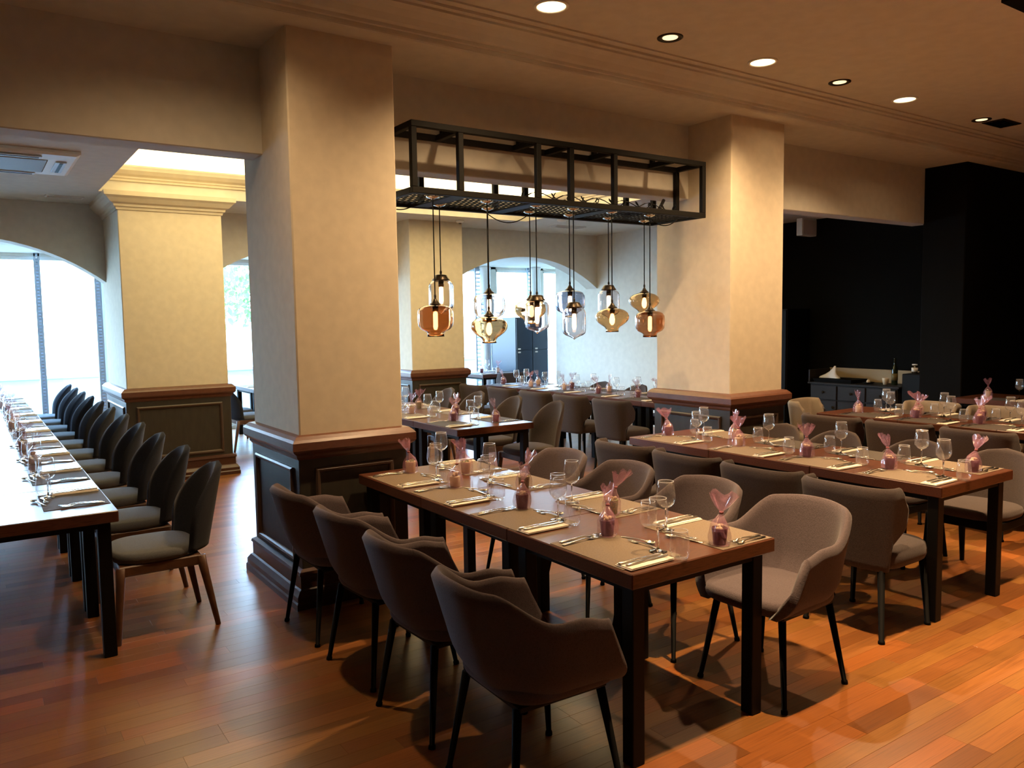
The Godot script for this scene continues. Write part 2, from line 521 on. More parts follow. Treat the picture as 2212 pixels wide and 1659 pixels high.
func build_gallery() -> void:
	M.cab_light = mat(Color("#b4c2d2"), 0.6)
	var st := ST()
	bb(st, -6.2, 11.2, 2.70, 3.2, -13.3, -10.30)
	struct_mesh("ceiling", done(st), M.wall)
	st = ST(); bb(st, 11.0, 11.3, -0.2, 3.0, -13.3, -11.0); struct_mesh("wall_gallery", done(st), M.wall)
	st = ST(); bb(st, 8.7, 11.2, -0.02, 3.0, -11.23, -11.0); struct_mesh("wall_gallery_return", done(st), M.wall)
	# outer wall: head, foot and piers
	st = ST()
	bb(st, -6.2, 11.2, 2.66, 3.0, -13.25, -13.0)
	bb(st, -6.2, 11.2, -0.1, 0.05, -13.25, -13.0)
	var spans := [[-5.6, -2.4], [-2.1, 1.72], [2.5, 5.4], [5.9, 8.28], [8.56, 9.50], [9.70, 10.7]]
	var prev := -6.2
	for s in spans:
		bb(st, prev, s[0], 0.0, 2.7, -13.25, -13.0)
		prev = s[1]
	bb(st, prev, 11.2, 0.0, 2.7, -13.25, -13.0)
	struct_mesh("wall_windows", done(st), M.wall)
	for i in spans.size(): window_unit(i + 1, spans[i][0], spans[i][1])
	louvre_stack(0.875, 0.0, 2.695, "tall narrow louvred shutter standing between bright panes behind the long table", 0.026)
	louvre_stack(1.62, 0.0, 2.695, "narrow louvred shutter beside the first yellow column, at the window jamb", 0.03)
	louvre_stack(8.10, 0.0, 2.695, "narrow louvred shutter in the bay, beside the pale round post and blue cabinet")
	louvre_stack(9.32, 0.0, 2.695, "narrow louvred shutter in the bay, just behind the white round post")
	for p in [[9.30, -12.72, 0.10], [8.22, -12.86, 0.10]]:
		st = ST(0)
		lathe(st, [[p[2] * 1.15, 0.0], [p[2] * 1.15, 0.06], [p[2], 0.08], [p[2], 2.64], [p[2] * 1.12, 2.66], [p[2] * 1.12, 2.70]], 24)
		var o := struct_mesh("column", done(st), M.white)
		o.position = Vector3(p[0], 0, p[1])
	# outside
	st = ST(); bb(st, -40, 50, -0.6, -0.3, -60, -13.25); struct_mesh("ground", done(st), M.ground)
	st = ST(); bb(st, -12, 20, -0.3, 0.84, -14.9, -14.7, 0.01); bb(st, -12, 20, 0.84, 0.9, -14.95, -14.65, 0.01)
	var ow := struct_mesh("wall_parapet", done(st), M.outside_wall)
	var lm := leaf_mesh()
	var k := 0
	for t in [[4.6, -21.0, 4.2], [7.2, -24.0, 4.8]]:
		var tr := root("tree", Vector3(t[0], -0.3, t[1]))
		tag(tr, ["sunlit green tree outside the middle arch", "taller green tree beyond the bay window with louvres", "small green tree far outside the first arch"][k], "tree")
		k += 1
		st = ST(0)
		tube(st, [Vector3(0, 0, 0), Vector3(0.05, t[2] * 0.3, 0), Vector3(0, t[2] * 0.6, 0.05)], [0.14, 0.1, 0.05], 8)
		put("trunk", done(st), M.bark, tr)
		var mm := MultiMesh.new()
		mm.transform_format = MultiMesh.TRANSFORM_3D
		mm.mesh = lm
		mm.instance_count = 900
		for i in 900:
			var d := Vector3(rng.randfn(), rng.randfn(), rng.randfn()).normalized() * pow(rng.randf(), 0.4)
			var p := Vector3(d.x * t[2] * 0.33, t[2] * 0.68 + d.y * t[2] * 0.3, d.z * t[2] * 0.33)
			var b := Basis.from_euler(Vector3(rng.randf() * TAU, rng.randf() * TAU, rng.randf() * TAU)).scaled(Vector3.ONE * rng.randf_range(0.9, 1.5))
			mm.set_instance_transform(i, Transform3D(b, p))
		var mi := MultiMeshInstance3D.new()
		mi.multimesh = mm
		mi.material_override = M.leaf
		mi.name = "foliage"
		mi.set_meta("kind", "stuff")
		tr.add_child(mi, true)
	# tall dark blue cabinet in the bay
	var cab := root("cabinet", Vector3(8.52, 0, -12.14))
	tag(cab, "tall dark blue cabinet standing in the bay behind the rack table", "cabinet")
	st = ST(); bb(st, -0.36, 0.36, 0.06, 1.72, -0.42, 0.36, 0.006)
	put("body", done(st), M.cab_blue, cab)
	st = ST(); bb(st, -0.33, 0.33, 0.0, 0.06, -0.38, 0.33); put("plinth", done(st), M.metal_black, cab)
	for s in [-1, 1]:
		for lv in [[0.08, 1.12], [1.13, 1.70]]:
			st = ST(); bb(st, s * 0.004, s * 0.35, lv[0], lv[1], 0.36, 0.38, 0.004)
			var d := put("door", done(st), M.cab_blue, cab)
			put("latch", box_mesh(Vector3(0.055, 0.026, 0.014), 0.003), M.white, d, Vector3(s * 0.30 if s < 0 else 0.08, 1.12 + (0.03 if lv[0] > 1 else -0.03), 0.386))

func leaf_mesh() -> ArrayMesh:
	var st := ST(0)
	var t := PackedVector3Array([Vector3(0, 0, -0.09), Vector3(0.05, 0.012, 0), Vector3(0, 0, 0.09), Vector3(0, 0, -0.09), Vector3(0, 0, 0.09), Vector3(-0.05, 0.012, 0)])
	emit(st, t, false)
	return done(st)

# ------------------------------------------------------------------ ceiling fittings
func spot(parent: Node, at: Vector3, energy: float, ang := 78.0) -> void:
	var s := SpotLight3D.new()
	s.name = "lamp_light"
	s.position = at
	s.rotation.x = -PI / 2
	s.spot_angle = ang
	s.spot_angle_attenuation = 1.0
	s.spot_range = 14.0
	s.spot_attenuation = 2.0
	s.light_energy = energy
	s.light_color = SPOT_COL
	s.light_size = 0.04
	s.shadow_enabled = true
	parent.add_child(s)

func build_ceiling_fittings() -> void:
	var ring_st := ST(0)
	lathe(ring_st, [[0.105, 0.0], [0.105, -0.006], [0.098, -0.010], [0.088, -0.008], [0.084, 0.0]], 28, true)
	var ring := done(ring_st)
	var disc_st := ST(0)
	lathe(disc_st, [[0.0, -0.002], [0.084, -0.002], [0.084, -0.004], [0.06, -0.0075], [0.0, -0.009]], 28)
	var disc := done(disc_st)
	var ring2_st := ST(0)
	lathe(ring2_st, [[0.085, 0.0], [0.085, -0.005], [0.078, -0.009], [0.058, -0.004], [0.05, 0.0]], 28, true)
	var ring2 := done(ring2_st)
	var disc2_st := ST(0)
	lathe(disc2_st, [[0.0, -0.001], [0.05, -0.001], [0.05, -0.003], [0.0, -0.004]], 24)
	var disc2 := done(disc2_st)
	var nm := ["third", "second", "first"]
	var i := 0
	for x in [2.95, 4.87, 6.75]:
		var l := root("ceiling_light", Vector3(x, 3.5, -3.84))
		tag(l, "large bright round downlight, %s in the row along the cornice" % ORD[i], "downlight", "large round downlights by the cornice")
		put("trim_ring", ring, M.white, l)
		put("glowing_lens", disc, M.lamp, l)
		spot(l, Vector3(0, -0.02, 0), 9.0, 68.0)
		i += 1
	i = 0
	for x in [3.93, 5.81, 8.09]:
		var l := root("ceiling_light", Vector3(x, 3.5, -3.84))
		tag(l, "small recessed downlight with dark rim, %s of three between the large ones" % ORD[i], "downlight", "small recessed downlights by the cornice")
		put("trim_ring", ring2, M.brass, l)
		put("glowing_lens", disc2, M.lamp_dim, l)
		spot(l, Vector3(0, -0.02, 0), 0.7)
		i += 1
	# the rows above the camera, out of the picture, that light the front tables
	for z in [-1.85, -0.5]:
		for x in [2.95, 4.87, 6.75]:
			if z > -1 and x < 3.0: continue
			var l := root("ceiling_light", Vector3(x, 3.5, z))
			tag(l, "round downlight in the ceiling, %s row behind the cornice row, over the %s" % ["first" if z < -1 else "second", {2.95: "front table", 4.87: "middle table", 6.75: "black wall table"}[x]], "downlight", "downlights above the picture")
			put("trim_ring", ring, M.white, l)
			put("glowing_lens", disc, M.lamp, l)
			spot(l, Vector3(0, -0.02, 0), 21.0, 30.0)
	for x in [1.03]:
		var l := root("ceiling_light", Vector3(x, 3.5, -3.84))
		tag(l, "round downlight in the cornice row, over the open aisle", "downlight", "downlights above the picture")
		put("trim_ring", ring, M.white, l)
		put("glowing_lens", disc, M.lamp, l)
		spot(l, Vector3(0, -0.02, 0), 3.0, 72.0)
	# glowing panel of the coffer
	var p := root("ceiling_light_panel", Vector3(3.845, 3.31, -7.595))
	tag(p, "large glowing white light panel in the rear room's ceiling recess", "light panel")
	put("glowing_sheet", box_mesh(Vector3(5.28, 0.02, 2.96)), M.skylight, p)
	var a := AreaLight3D.new()
	a.name = "panel_light"
	a.area_size = Vector2(5.0, 2.7)
	a.position = Vector3(0, -0.03, 0)
	a.rotation.x = -PI / 2
	a.light_color = Color(1.0, 0.85, 0.48)
	a.light_energy = 4.0
	a.area_range = 20.0
	a.shadow_enabled = true
	p.add_child(a)
	# cassette air conditioner in the low ceiling
	var ac := root("air_conditioner", Vector3(0.33, 3.028, -7.64))
	tag(ac, "square white ceiling air conditioner with grey grille over the long table", "air conditioner")
	var st := ST()
	surround(st, -0.5, 0.5, -0.5, 0.5, [[0.0, 0.0], [0.0, -0.02], [-0.03, -0.035], [-0.21, -0.045], [-0.21, 0.0]])
	put("casing", done(st), M.white, ac)
	st = ST()
	bb(st, -0.285, 0.285, -0.05, -0.03, -0.285, 0.285, 0.004)
	put("grille", done(st), mat(Color("#8d8f90"), 0.6), ac)
	for s in 4:
		st = ST()
		bb(st, -0.24, 0.24, -0.052, -0.04, 0.345, 0.425, 0.003)
		var lv := put("louvre", done(st), mat(Color("#b9c4cc"), 0.5), ac)
		lv.rotation.y = s * PI / 2
		st = ST()
		bb(st, -0.22, 0.22, -0.055, -0.05, 0.375, 0.40)
		var sl := put("slot", done(st), M.metal_black, ac)
		sl.rotation.y = s * PI / 2
	vent(Vector3(0.94, 3.03, -9.62), 0.36, 0.12, M.white, "narrow white ceiling vent beside the first yellow column")
	vent(Vector3(8.40, 3.5, -3.80), 0.36, 0.2, M.brass, "dark slatted air vent in the main ceiling beside a downlight")
	vent(Vector3(7.4, 3.03, -9.3), 0.55, 0.2, M.white, "white slotted vent in the low ceiling above the pale wall")
	var sd := root("smoke_detector", Vector3(5.62, 3.03, -9.4))
	tag(sd, "small white round detector on the low ceiling below the hanging rack", "detector")
	st = ST(0); lathe(st, [[0.0, 0.0], [0.055, 0.0], [0.055, -0.02], [0.04, -0.035], [0.0, -0.04]], 20)
	put("body", done(st), M.white, sd)
	st = ST(0); lathe(st, [[0.0, -0.038], [0.02, -0.038], [0.018, -0.05], [0.0, -0.052]], 16)
	put("sensor", done(st), mat(Color("#555"), 0.4), sd)
	var sp := root("smoke_detector", Vector3(6.75, 3.03, -8.6))
	tag(sp, "white round detector on the low ceiling near the pale wall", "detector")
	st = ST(0); lathe(st, [[0.0, 0.0], [0.07, 0.0], [0.07, -0.025], [0.05, -0.045], [0.0, -0.05]], 20)
	put("body", done(st), M.white, sp)
	var bx := root("sign_box", Vector3(9.95, 3.03, -7.02))
	tag(bx, "white box sign hanging from the low ceiling in front of the black wall", "sign box")
	st = ST(); bb(st, -0.22, 0.22, -0.24, -0.0, -0.05, 0.05, 0.006)
	put("body", done(st), M.white, bx)
	st = ST(); bb(st, -0.2, 0.2, -0.22, -0.02, 0.05, 0.053)
	put("face", done(st), mat(Color("#cfc4c0"), 0.5), bx)

func vent(at: Vector3, w: float, d: float, m: Material, label: String) -> void:
	var v := root("ceiling_vent", at)
	tag(v, label, "vent")
	var st := ST()
	surround(st, -w / 2, w / 2, -d / 2, d / 2, [[0.0, 0.0], [0.0, -0.008], [-0.012, -0.014], [-0.022, -0.012], [-0.022, 0.0]])
	put("frame", done(st), m, v)
	var n := int(d / 0.03)
	var sm := box_mesh(Vector3(w - 0.04, 0.003, 0.022))
	for i in n:
		var o := put("slat", sm, m, v, Vector3(0, -0.008, -d / 2 + d * (i + 0.5) / n))
		o.rotation.x = 0.6
	put("backing", box_mesh(Vector3(w - 0.03, 0.002, d - 0.03)), M.metal_black, v, Vector3(0, -0.0015, 0))

# ------------------------------------------------------------------ pillars
func panel_frame(parent: Node, c: Vector3, w: float, h: float, turn: float) -> void:
	# picture-frame moulding: four pieces, mitred
	var prof := [[0.0, 0.0], [0.0, 0.012], [0.010, 0.020], [0.022, 0.018], [0.030, 0.008], [0.034, 0.0]]
	var cs := [Vector2(-w / 2, -h / 2), Vector2(w / 2, -h / 2), Vector2(w / 2, h / 2), Vector2(-w / 2, h / 2)]
	for i in 4:
		var a: Vector2 = cs[i]
		var b: Vector2 = cs[(i + 1) % 4]
		var st := ST()
		var rings := []
		for e in [a, b]:
			var ring := PackedVector3Array()
			for p in prof:
				var s := Vector2(signf(e.x), signf(e.y))
				var q: Vector2 = e - s * p[0]
				ring.append(Vector3(q.x, q.y, p[1]))
			rings.append(ring)
		loft(st, rings)
		var o := put("panel_moulding", done(st), M.panel_edge, parent, c)
		o.rotation.y = turn

func pillar(x0: float, x1: float, z0: float, z1: float, top: float, label: String, capital: bool) -> void:
	var p := root("pillar")
	tag(p, label, "", "", "structure")
	var st := ST()
	bb(st, x0, x1, 0.95, top, z0, z1, 0.008)
	put("shaft", done(st), M.cream, p)
	st = ST(); bb(st, x0 - 0.015, x1 + 0.015, 0.0, 0.96, z0 - 0.015, z1 + 0.015, 0.004)
	put("wainscot", done(st), M.panel, p)
	st = ST(); surround(st, x0, x1, z0, z1, [[-0.02, 0.87], [0.018, 0.87], [0.03, 0.885], [0.032, 0.9], [0.055, 0.918], [0.062, 0.93], [0.062, 0.975], [0.05, 0.99], [0.03, 1.008], [0.0, 1.014], [-0.02, 1.014]])
	put("cap_rail", done(st), M.rail, p)
	st = ST(); surround(st, x0, x1, z0, z1, [[-0.02, 0.0], [0.075, 0.0], [0.075, 0.035], [0.068, 0.045], [0.068, 0.075], [0.058, 0.09], [0.048, 0.105], [0.036, 0.112], [0.036, 0.185], [0.045, 0.195], [0.04, 0.212], [0.016, 0.225], [-0.02, 0.225]])
	put("base_board", done(st), M.base, p)
	var w := x1 - x0
	var d := z1 - z0
	panel_frame(p, Vector3((x0 + x1) / 2, 0.535, z1 + 0.014), w - 0.16, 0.56, 0.0)
	panel_frame(p, Vector3(x0 - 0.014, 0.535, (z0 + z1) / 2), d - 0.16, 0.56, -PI / 2)
	panel_frame(p, Vector3(x1 + 0.014, 0.535, (z0 + z1) / 2), d - 0.16, 0.56, PI / 2)
	if capital:
		st = ST(); surround(st, x0, x1, z0, z1, [[-0.02, 2.86], [0.012, 2.86], [0.018, 2.885], [0.035, 2.892], [0.04, 2.915], [0.07, 2.93], [0.105, 2.97], [0.13, 2.99], [0.135, 3.035], [-0.02, 3.035]])
		put("capital", done(st), M.cream, p)

func build_pillars() -> void:
	M.panel_edge = mat(Color("#4a3a30"), 0.34)
	pillar(1.57, 2.235, -5.36, -4.49, 3.34, "square cream pillar with dark panelled base beside the front table", false)
	pillar(5.31, 6.0, -5.36, -4.49, 3.34, "square cream pillar with dark panelled base behind the middle table", false)
	pillar(1.355, 2.39, -10.36, -9.09, 3.04, "wide yellow-lit column with capital at the end of the aisle", true)
	pillar(4.96, 5.785, -10.36, -9.62, 3.04, "yellow-lit column behind the amber pendant lamp", false)

# ------------------------------------------------------------------ hanging rack and its lamps
func build_rack() -> void:
	var k := root("hanging_rack", Vector3(0, 0, 0))
	tag(k, "long black steel hanging rack with mesh tray hanging along the beam", "hanging rack")
	var x0 := 2.44
	var x1 := 5.14
	var zf := -4.65
	var zb := -4.955
	var zt := -5.25
	var yt := 2.932
	var yb := 2.512
	var b := 0.04
	var bar := func(called: String, a: Vector3, c: Vector3) -> void:
		var st := ST()
		var lo := Vector3(minf(a.x, c.x), minf(a.y, c.y), minf(a.z, c.z)) - Vector3.ONE * b / 2
		var hi := Vector3(maxf(a.x, c.x), maxf(a.y, c.y), maxf(a.z, c.z)) + Vector3.ONE * b / 2
		bb(st, lo.x, hi.x, lo.y, hi.y, lo.z, hi.z, 0.003)
		put(called, done(st), M.rack, k)
	bar.call("top_rail", Vector3(x0, yt, zf), Vector3(x1, yt, zf))
	bar.call("top_rail", Vector3(x0, yt, zb + 0.006), Vector3(x1, yt, zb + 0.006))
	bar.call("tray_rail", Vector3(x0, yb, zf), Vector3(x1, yb, zf))
	bar.call("tray_rail", Vector3(x0, yb, zt), Vector3(x1, yb, zt))
	for x in [x0, x1]: bar.call("tray_rail", Vector3(x, yb, zf - b), Vector3(x, yb, zt + b))
	for x in [x0, 2.79, 3.435, 3.735, 4.16, 4.81, x1]:
		bar.call("cross_bar", Vector3(x, yt, zf - b), Vector3(x, yt, zb + b))
	for x in [x0, 2.79, 3.435, 3.735, 4.16, x1]:
		bar.call("post", Vector3(x, yb + b, zf), Vector3(x, yt - b, zf))
	bar.call("post", Vector3(x1, yb + b, zb + 0.006), Vector3(x1, yt - b, zb + 0.006))
	for x in [2.80, 3.45, 3.735, 4.815, x1]:
		bar.call("tray_post", Vector3(x, yb + b, zt + 0.02), Vector3(x, 3.01, zt + 0.02))
	for x in [2.80, 3.46, 4.16]:
		var st := ST(); bb(st, x - 0.06, x + 0.06, yb - 0.016, yb - 0.006, zt, zf, 0.002)
		put("tray_slat", done(st), M.rack, k)
	for x in [2.83, 3.48, 4.21, 4.85]:
		var st := ST(); bb(st, x - 0.018, x + 0.018, yt + 0.02, yt + 0.09, zb - 0.004, zb + 0.03, 0.003)
		put("fixing_bracket", done(st), M.rack, k)
	# expanded mesh laid in the tray
	var st := ST()
	var nz := 9
	for i in nz + 1:
		var z := zt + (zf - zt) * i / nz
		bb(st, x0, x1, yb - 0.004, yb + 0.002, z - 0.004, z + 0.004)
	var px := 0.046
	for i in nz:
		var za := zt + (zf - zt) * i / nz
		var zc := zt + (zf - zt) * (i + 1) / nz
		var x := x0 + (px / 2 if i % 2 else 0.0)
		while x < x1:
			bb(st, x - 0.004, x + 0.004, yb - 0.004, yb + 0.002, za, zc)
			x += px
	put("mesh_tray", done(st), M.rack, k).set_meta("kind", "stuff")
	# cables heaped on the tray
	for c in 5:
		st = ST(0)
		var pts := []
		var xs := 3.3 + c * 0.3
		for i in 26:
			var a := i * 0.75 + c
			pts.append(Vector3(xs + i * 0.016 + 0.035 * cos(a), yb + 0.03 + 0.022 * (1.0 + sin(a * 1.3)), zf - 0.06 + 0.03 * sin(a)))
		tube(st, pts, [0.004], 6)
		put("cable", done(st), M.metal_black, k)
	for q in [[3.35, 3.75, -5.22, 0.07], [4.72, 5.05, -4.85, 0.06], [2.5, 2.72, -5.22, 0.03]]:
		st = ST(0)
		var pts := []
		for i in 13:
			var t := i / 12.0
			pts.append(Vector3(lerpf(q[0], q[1], t), yb - 0.015 - q[3] * 4 * t * (1 - t), q[2]))
		tube(st, pts, [0.004], 6)
		put("cable", done(st), M.metal_black, k)
	st = ST(); bb(st, 4.42, 4.62, yb + 0.004, yb + 0.05, -4.95, -4.78, 0.006)
	put("driver_box", done(st), M.metal_black, k)
	st = ST(0); tube(st, [Vector3(4.76, yb + 0.01, -4.8), Vector3(4.86, yb + 0.13, -4.82)], [0.014], 8)
	put("cable_end", done(st), M.metal_black, k)

	# drum, globe and capsule shades: outer profile from the collar down, radius and height below the collar
	var drum := [[0.022, 0.0], [0.085, -0.008], [0.120, -0.022], [0.136, -0.046], [0.139, -0.075], [0.139, -0.115], [0.134, -0.146], [0.115, -0.170], [0.082, -0.185], [0.068, -0.192], [0.064, -0.202], [0.067, -0.222]]
	var globe := [[0.022, 0.0], [0.058, -0.006], [0.095, -0.018], [0.123, -0.040], [0.134, -0.068], [0.129, -0.094], [0.111, -0.117], [0.085, -0.136], [0.062, -0.151], [0.051, -0.165], [0.049, -0.178], [0.053, -0.191]]
	var capsule := [[0.045, 0.0], [0.078, -0.010], [0.092, -0.024], [0.098, -0.045], [0.099, -0.12], [0.099, -0.2], [0.095, -0.228], [0.075, -0.246], [0.045, -0.258], [0.018, -0.272], [0.002, -0.285]]
	var shade_meshes := {}
	for nm in [["drum", drum, false, 0.875, 0.98], ["globe", globe, false, 1.0, 1.0], ["capsule", capsule, true, 0.9, 0.86]]:
		var prof := []
		var sized := []
		for p in nm[1]: sized.append([p[0] * nm[3], p[1] * nm[4]])
		for p in sized: prof.append([p[0], p[1]])
		var inner := []
		for p in sized:
			inner.append([maxf(p[0] - 0.0035, 0.001), p[1] + (0.0035 if (nm[2] and p[1] < -0.19) else -0.0005 if p[1] > -0.03 else 0.001)])
		inner.reverse()
		if not nm[2]: inner[0][1] = prof[-1][1]
		prof.append_array(inner)
		st = ST(0)
		lathe(st, prof, 40, true)
		shade_meshes[nm[0]] = done(st)
	st = ST(0); lathe(st, [[0.003, 0.072], [0.007, 0.068], [0.009, 0.052], [0.006, 0.044], [0.012, 0.034], [0.022, 0.018], [0.036, 0.006], [0.044, 0.0], [0.0, 0.0]], 24)
	var cone_cap := done(st)
	st = ST(0); lathe(st, [[0.003, 0.072], [0.007, 0.068], [0.009, 0.052], [0.006, 0.044], [0.03, 0.042], [0.044, 0.037], [0.050, 0.022], [0.062, 0.006], [0.064, 0.0], [0.0, 0.0]], 24)
	var disc_cap := done(st)
	st = ST(0); lathe(st, [[0.0, 0.0], [0.02, 0.0], [0.02, -0.045], [0.0, -0.045]], 16)
	var socket := done(st)
	st = ST(0); lathe(st, [[0.0, -0.045], [0.013, -0.05], [0.016, -0.065], [0.016, -0.15], [0.011, -0.168], [0.0, -0.172]], 16)
	var tube_bulb := done(st)
	st = ST(0); lathe(st, [[0.0, -0.045], [0.012, -0.05], [0.018, -0.07], [0.022, -0.09], [0.020, -0.115], [0.010, -0.132], [0.0, -0.136]], 16)
	var pear_bulb := done(st)
	var ZF := -4.78
	var ZB := -5.08
	var lamps := [
		["drum", "amber", 2.649, 1.778, ZF, "amber glass drum pendant at the pillar end of the rack", 1.0],
		["capsule", "clear_shade", 2.867, 1.96, ZB, "clear capsule pendant behind the amber drum, before the yellow column", 1.0],
		["globe", "honey", 3.082, 1.695, ZF, "pale honey globe pendant, second along the front of the rack", 1.0],
		["drum", "clear_shade", 3.28, 1.87, ZB, "clear drum pendant above and behind the pale honey globe", 1.0],
		["capsule", "clear_shade", 3.508, 1.805, ZF, "clear capsule pendant hanging before the white round post", 1.0],
		["globe", "honey", 3.667, 1.82, ZB, "smoky globe pendant half hidden behind a clear capsule, before bright window", 1.0],
		["capsule", "clear_shade", 3.86, 1.754, ZF, "clear pointed capsule pendant below the blue-grey drum", 1.0],
		["drum", "smoke", 4.06, 1.9, ZB, "blue-grey smoked drum pendant above a clear capsule", 1.0],
		["globe", "honey", 4.247, 1.75, ZF, "honey globe pendant, second from the far pillar on the front row", 1.0],
		["capsule", "clear_shade", 4.476, 1.905, ZB, "clear capsule pendant above the front honey globe", 1.0],
		["drum", "amber", 4.66, 1.726, ZF, "amber glass drum pendant at the end by the far pillar", 1.0],
		["globe", "honey", 4.885, 1.887, ZB, "honey globe pendant above the last amber drum", 1.0]]
	for L in lamps:
		var y: float = L[3]
		var d := root("pendant_lamp", Vector3(L[2], y, L[4]))
		tag(d, L[5], "pendant lamp", "glass pendants hanging from the rack")
		put("cap", disc_cap if L[0] == "capsule" else cone_cap, M.brass, d)
		put("socket", socket, M.metal_black, d)
		put("glass_shade", shade_meshes[L[0]], M[L[1]], d)
		put("bulb", pear_bulb if L[0] == "globe" else tube_bulb, M.bulb, d)
		st = ST(0); tube(st, [Vector3(0, 0.065, 0), Vector3(0, 2.52 - y, 0)], [0.0042], 8)
		put("cord", done(st), M.metal_black, d)
		st = ST(0); lathe(st, [[0.0, 0.0], [0.045, 0.0], [0.045, -0.008], [0.012, -0.02], [0.0, -0.02]], 20, false, Vector3(0, 2.505 - y, 0))
		put("canopy", done(st), M.steel, d)
		var o := OmniLight3D.new()
		o.name = "bulb_light"
		o.position = Vector3(0, -0.10, 0)
		o.light_color = Color(1.0, 0.6, 0.28)
		o.light_energy = 0.04
		o.light_size = 0.015
		o.omni_range = 8.0
		o.omni_attenuation = 2.0
		o.shadow_enabled = true
		d.add_child(o)

# ------------------------------------------------------------------ chairs
var protos := {}

func super_u(s: float, w: float, zb: float, zf: float, n: float, zc := 0.0) -> Vector2:
	# a U in plan: s from -1 (front, -x) over 0 (back) to 1 (front, +x)
	var cut := 0.36
	if absf(s) > 1.0 - cut:
		var t := (absf(s) - (1.0 - cut)) / cut
		return Vector2(signf(s) * w, lerpf(zc, zf, t))
	var a := (absf(s) / (1.0 - cut)) * PI / 2
	return Vector2(signf(s) * w * pow(sin(a), 2.0 / n), zc + (zb - zc) * pow(maxf(cos(a), 0.0), 2.0 / n))

# a padded shell round three sides; pos.call(s, t) gives a point of the outer face, t from 0 (low) to 1 (rim)
func shell(pos: Callable, thick: float, ns: int, nt: int) -> ArrayMesh:
	var st := ST(0)
	var rings := []
	for i in ns + 1:
		var s := -1.0 + 2.0 * i / ns
		var ring := PackedVector3Array()
		var e := 0.01
		var outer := []
		for j in nt + 1: outer.append(pos.call(s, float(j) / nt))
		var inward := []
		for j in nt + 1:
			var t := float(j) / nt
			var ds: Vector3 = pos.call(minf(s + e, 1.0), t) - pos.call(maxf(s - e, -1.0), t)
			var nrm := Vector3(-ds.z, 0, ds.x).normalized()
			if nrm.dot(Vector3(-outer[j].x, 0, 0.02 - outer[j].z)) < 0: nrm = -nrm
			inward.append(nrm)
		for j in nt + 1: ring.append(outer[j])
		var top: Vector3 = outer[nt]
		var nn: Vector3 = inward[nt]
		for a in [0.3, 0.5, 0.7]:
			ring.append(top + nn * thick * a + Vector3.UP * thick * 0.55 * sin(PI * a))
		for j in range(nt, -1, -1): ring.append(outer[j] + inward[j] * thick)
		rings.append(ring)
	loft(st, rings)
	return done(st)

func cushion(w: float, z0: float, z1: float, y0: float, y1: float, dome := 0.012, n := 4.0) -> ArrayMesh:
	var st := ST(0)
	var rings := []
	var h := y1 - y0
	for l in [[0.90, 0.0, 0.0], [0.97, 0.12, 0.0], [1.0, 0.35, 0.0], [1.0, 0.62, 0.0], [0.975, 0.88, 0.0], [0.92, 1.0, 0.0], [0.7, 1.0, 0.6], [0.35, 1.0, 0.92], [0.01, 1.0, 1.0]]:
		var ring := PackedVector3Array()
		for i in 36:
			var a := TAU * i / 36
			var c := cos(a)
			var d := sin(a)
			ring.append(Vector3(signf(c) * pow(absf(c), 2.0 / n) * w * l[0], y0 + h * l[1] + dome * l[2], (z0 + z1) / 2 + signf(d) * pow(absf(d), 2.0 / n) * (z1 - z0) / 2 * l[0]))
		rings.append(ring)
	loft(st, rings)
	return done(st)

func leg_mesh(a: Vector3, b: Vector3, r0: float, r1: float) -> ArrayMesh:
	var st := ST(0)
	var d := (b - a)
	tube(st, [a, a + d * 0.96, a + d * 0.962, a + d * 0.975, b], [r0, r1, r1 * 1.3, r1 * 1.35, r1 * 1.35], 12)
	return done(st)

func legs(o: Node3D, y: float, hx: float, hz0: float, hz1: float, sp: float, r0: float, r1: float, m: Material) -> void:
	for sx in [-1, 1]:
		for hz in [hz0, hz1]:
			put("leg", leg_mesh(Vector3(sx * hx, y, hz), Vector3(sx * (hx + sp), 0, hz + sp * signf(hz - (hz0 + hz1) / 2)), r0, r1), m, o)

func make_armchair() -> Node3D:
	var o := loose("armchair")
	var pos := func(s: float, t: float) -> Vector3:
		var a := absf(s)
		# rim: high back, a slope on either side, low arms
		var rim := 0.785 - 0.012 * smoothstep(0.0, 0.28, a)
		rim = lerpf(rim, 0.655, smoothstep(0.26, 0.60, a))
		rim -= 0.025 * smoothstep(0.7, 1.0, a)
		var y := lerpf(0.395, rim, t)
		var hh := (y - 0.395) / 0.39
		var tuck := 1.0 - 0.22 * pow(1.0 - clampf(t * 2.6, 0.0, 1.0), 2.0)
		var w := (0.258 + 0.040 * hh) * tuck
		var zb := (-0.225 - 0.115 * hh) * tuck
		var zf := lerpf(0.262, 0.150, t)
		var p := super_u(s, w, zb, zf, 2.5)
		return Vector3(p.x, y, p.y)
	put("shell", shell(pos, 0.042, 64, 12), M.taupe, o)
	put("seat", cushion(0.235, -0.20, 0.275, 0.395, 0.462, 0.01), M.taupe, o)
	var st := ST(); bb(st, -0.19, 0.19, 0.372, 0.398, -0.17, 0.20, 0.006)
	put("seat_pan", done(st), M.metal_black, o)
	legs(o, 0.385, 0.17, -0.165, 0.18, 0.055, 0.017, 0.0105, M.leg)
	return o

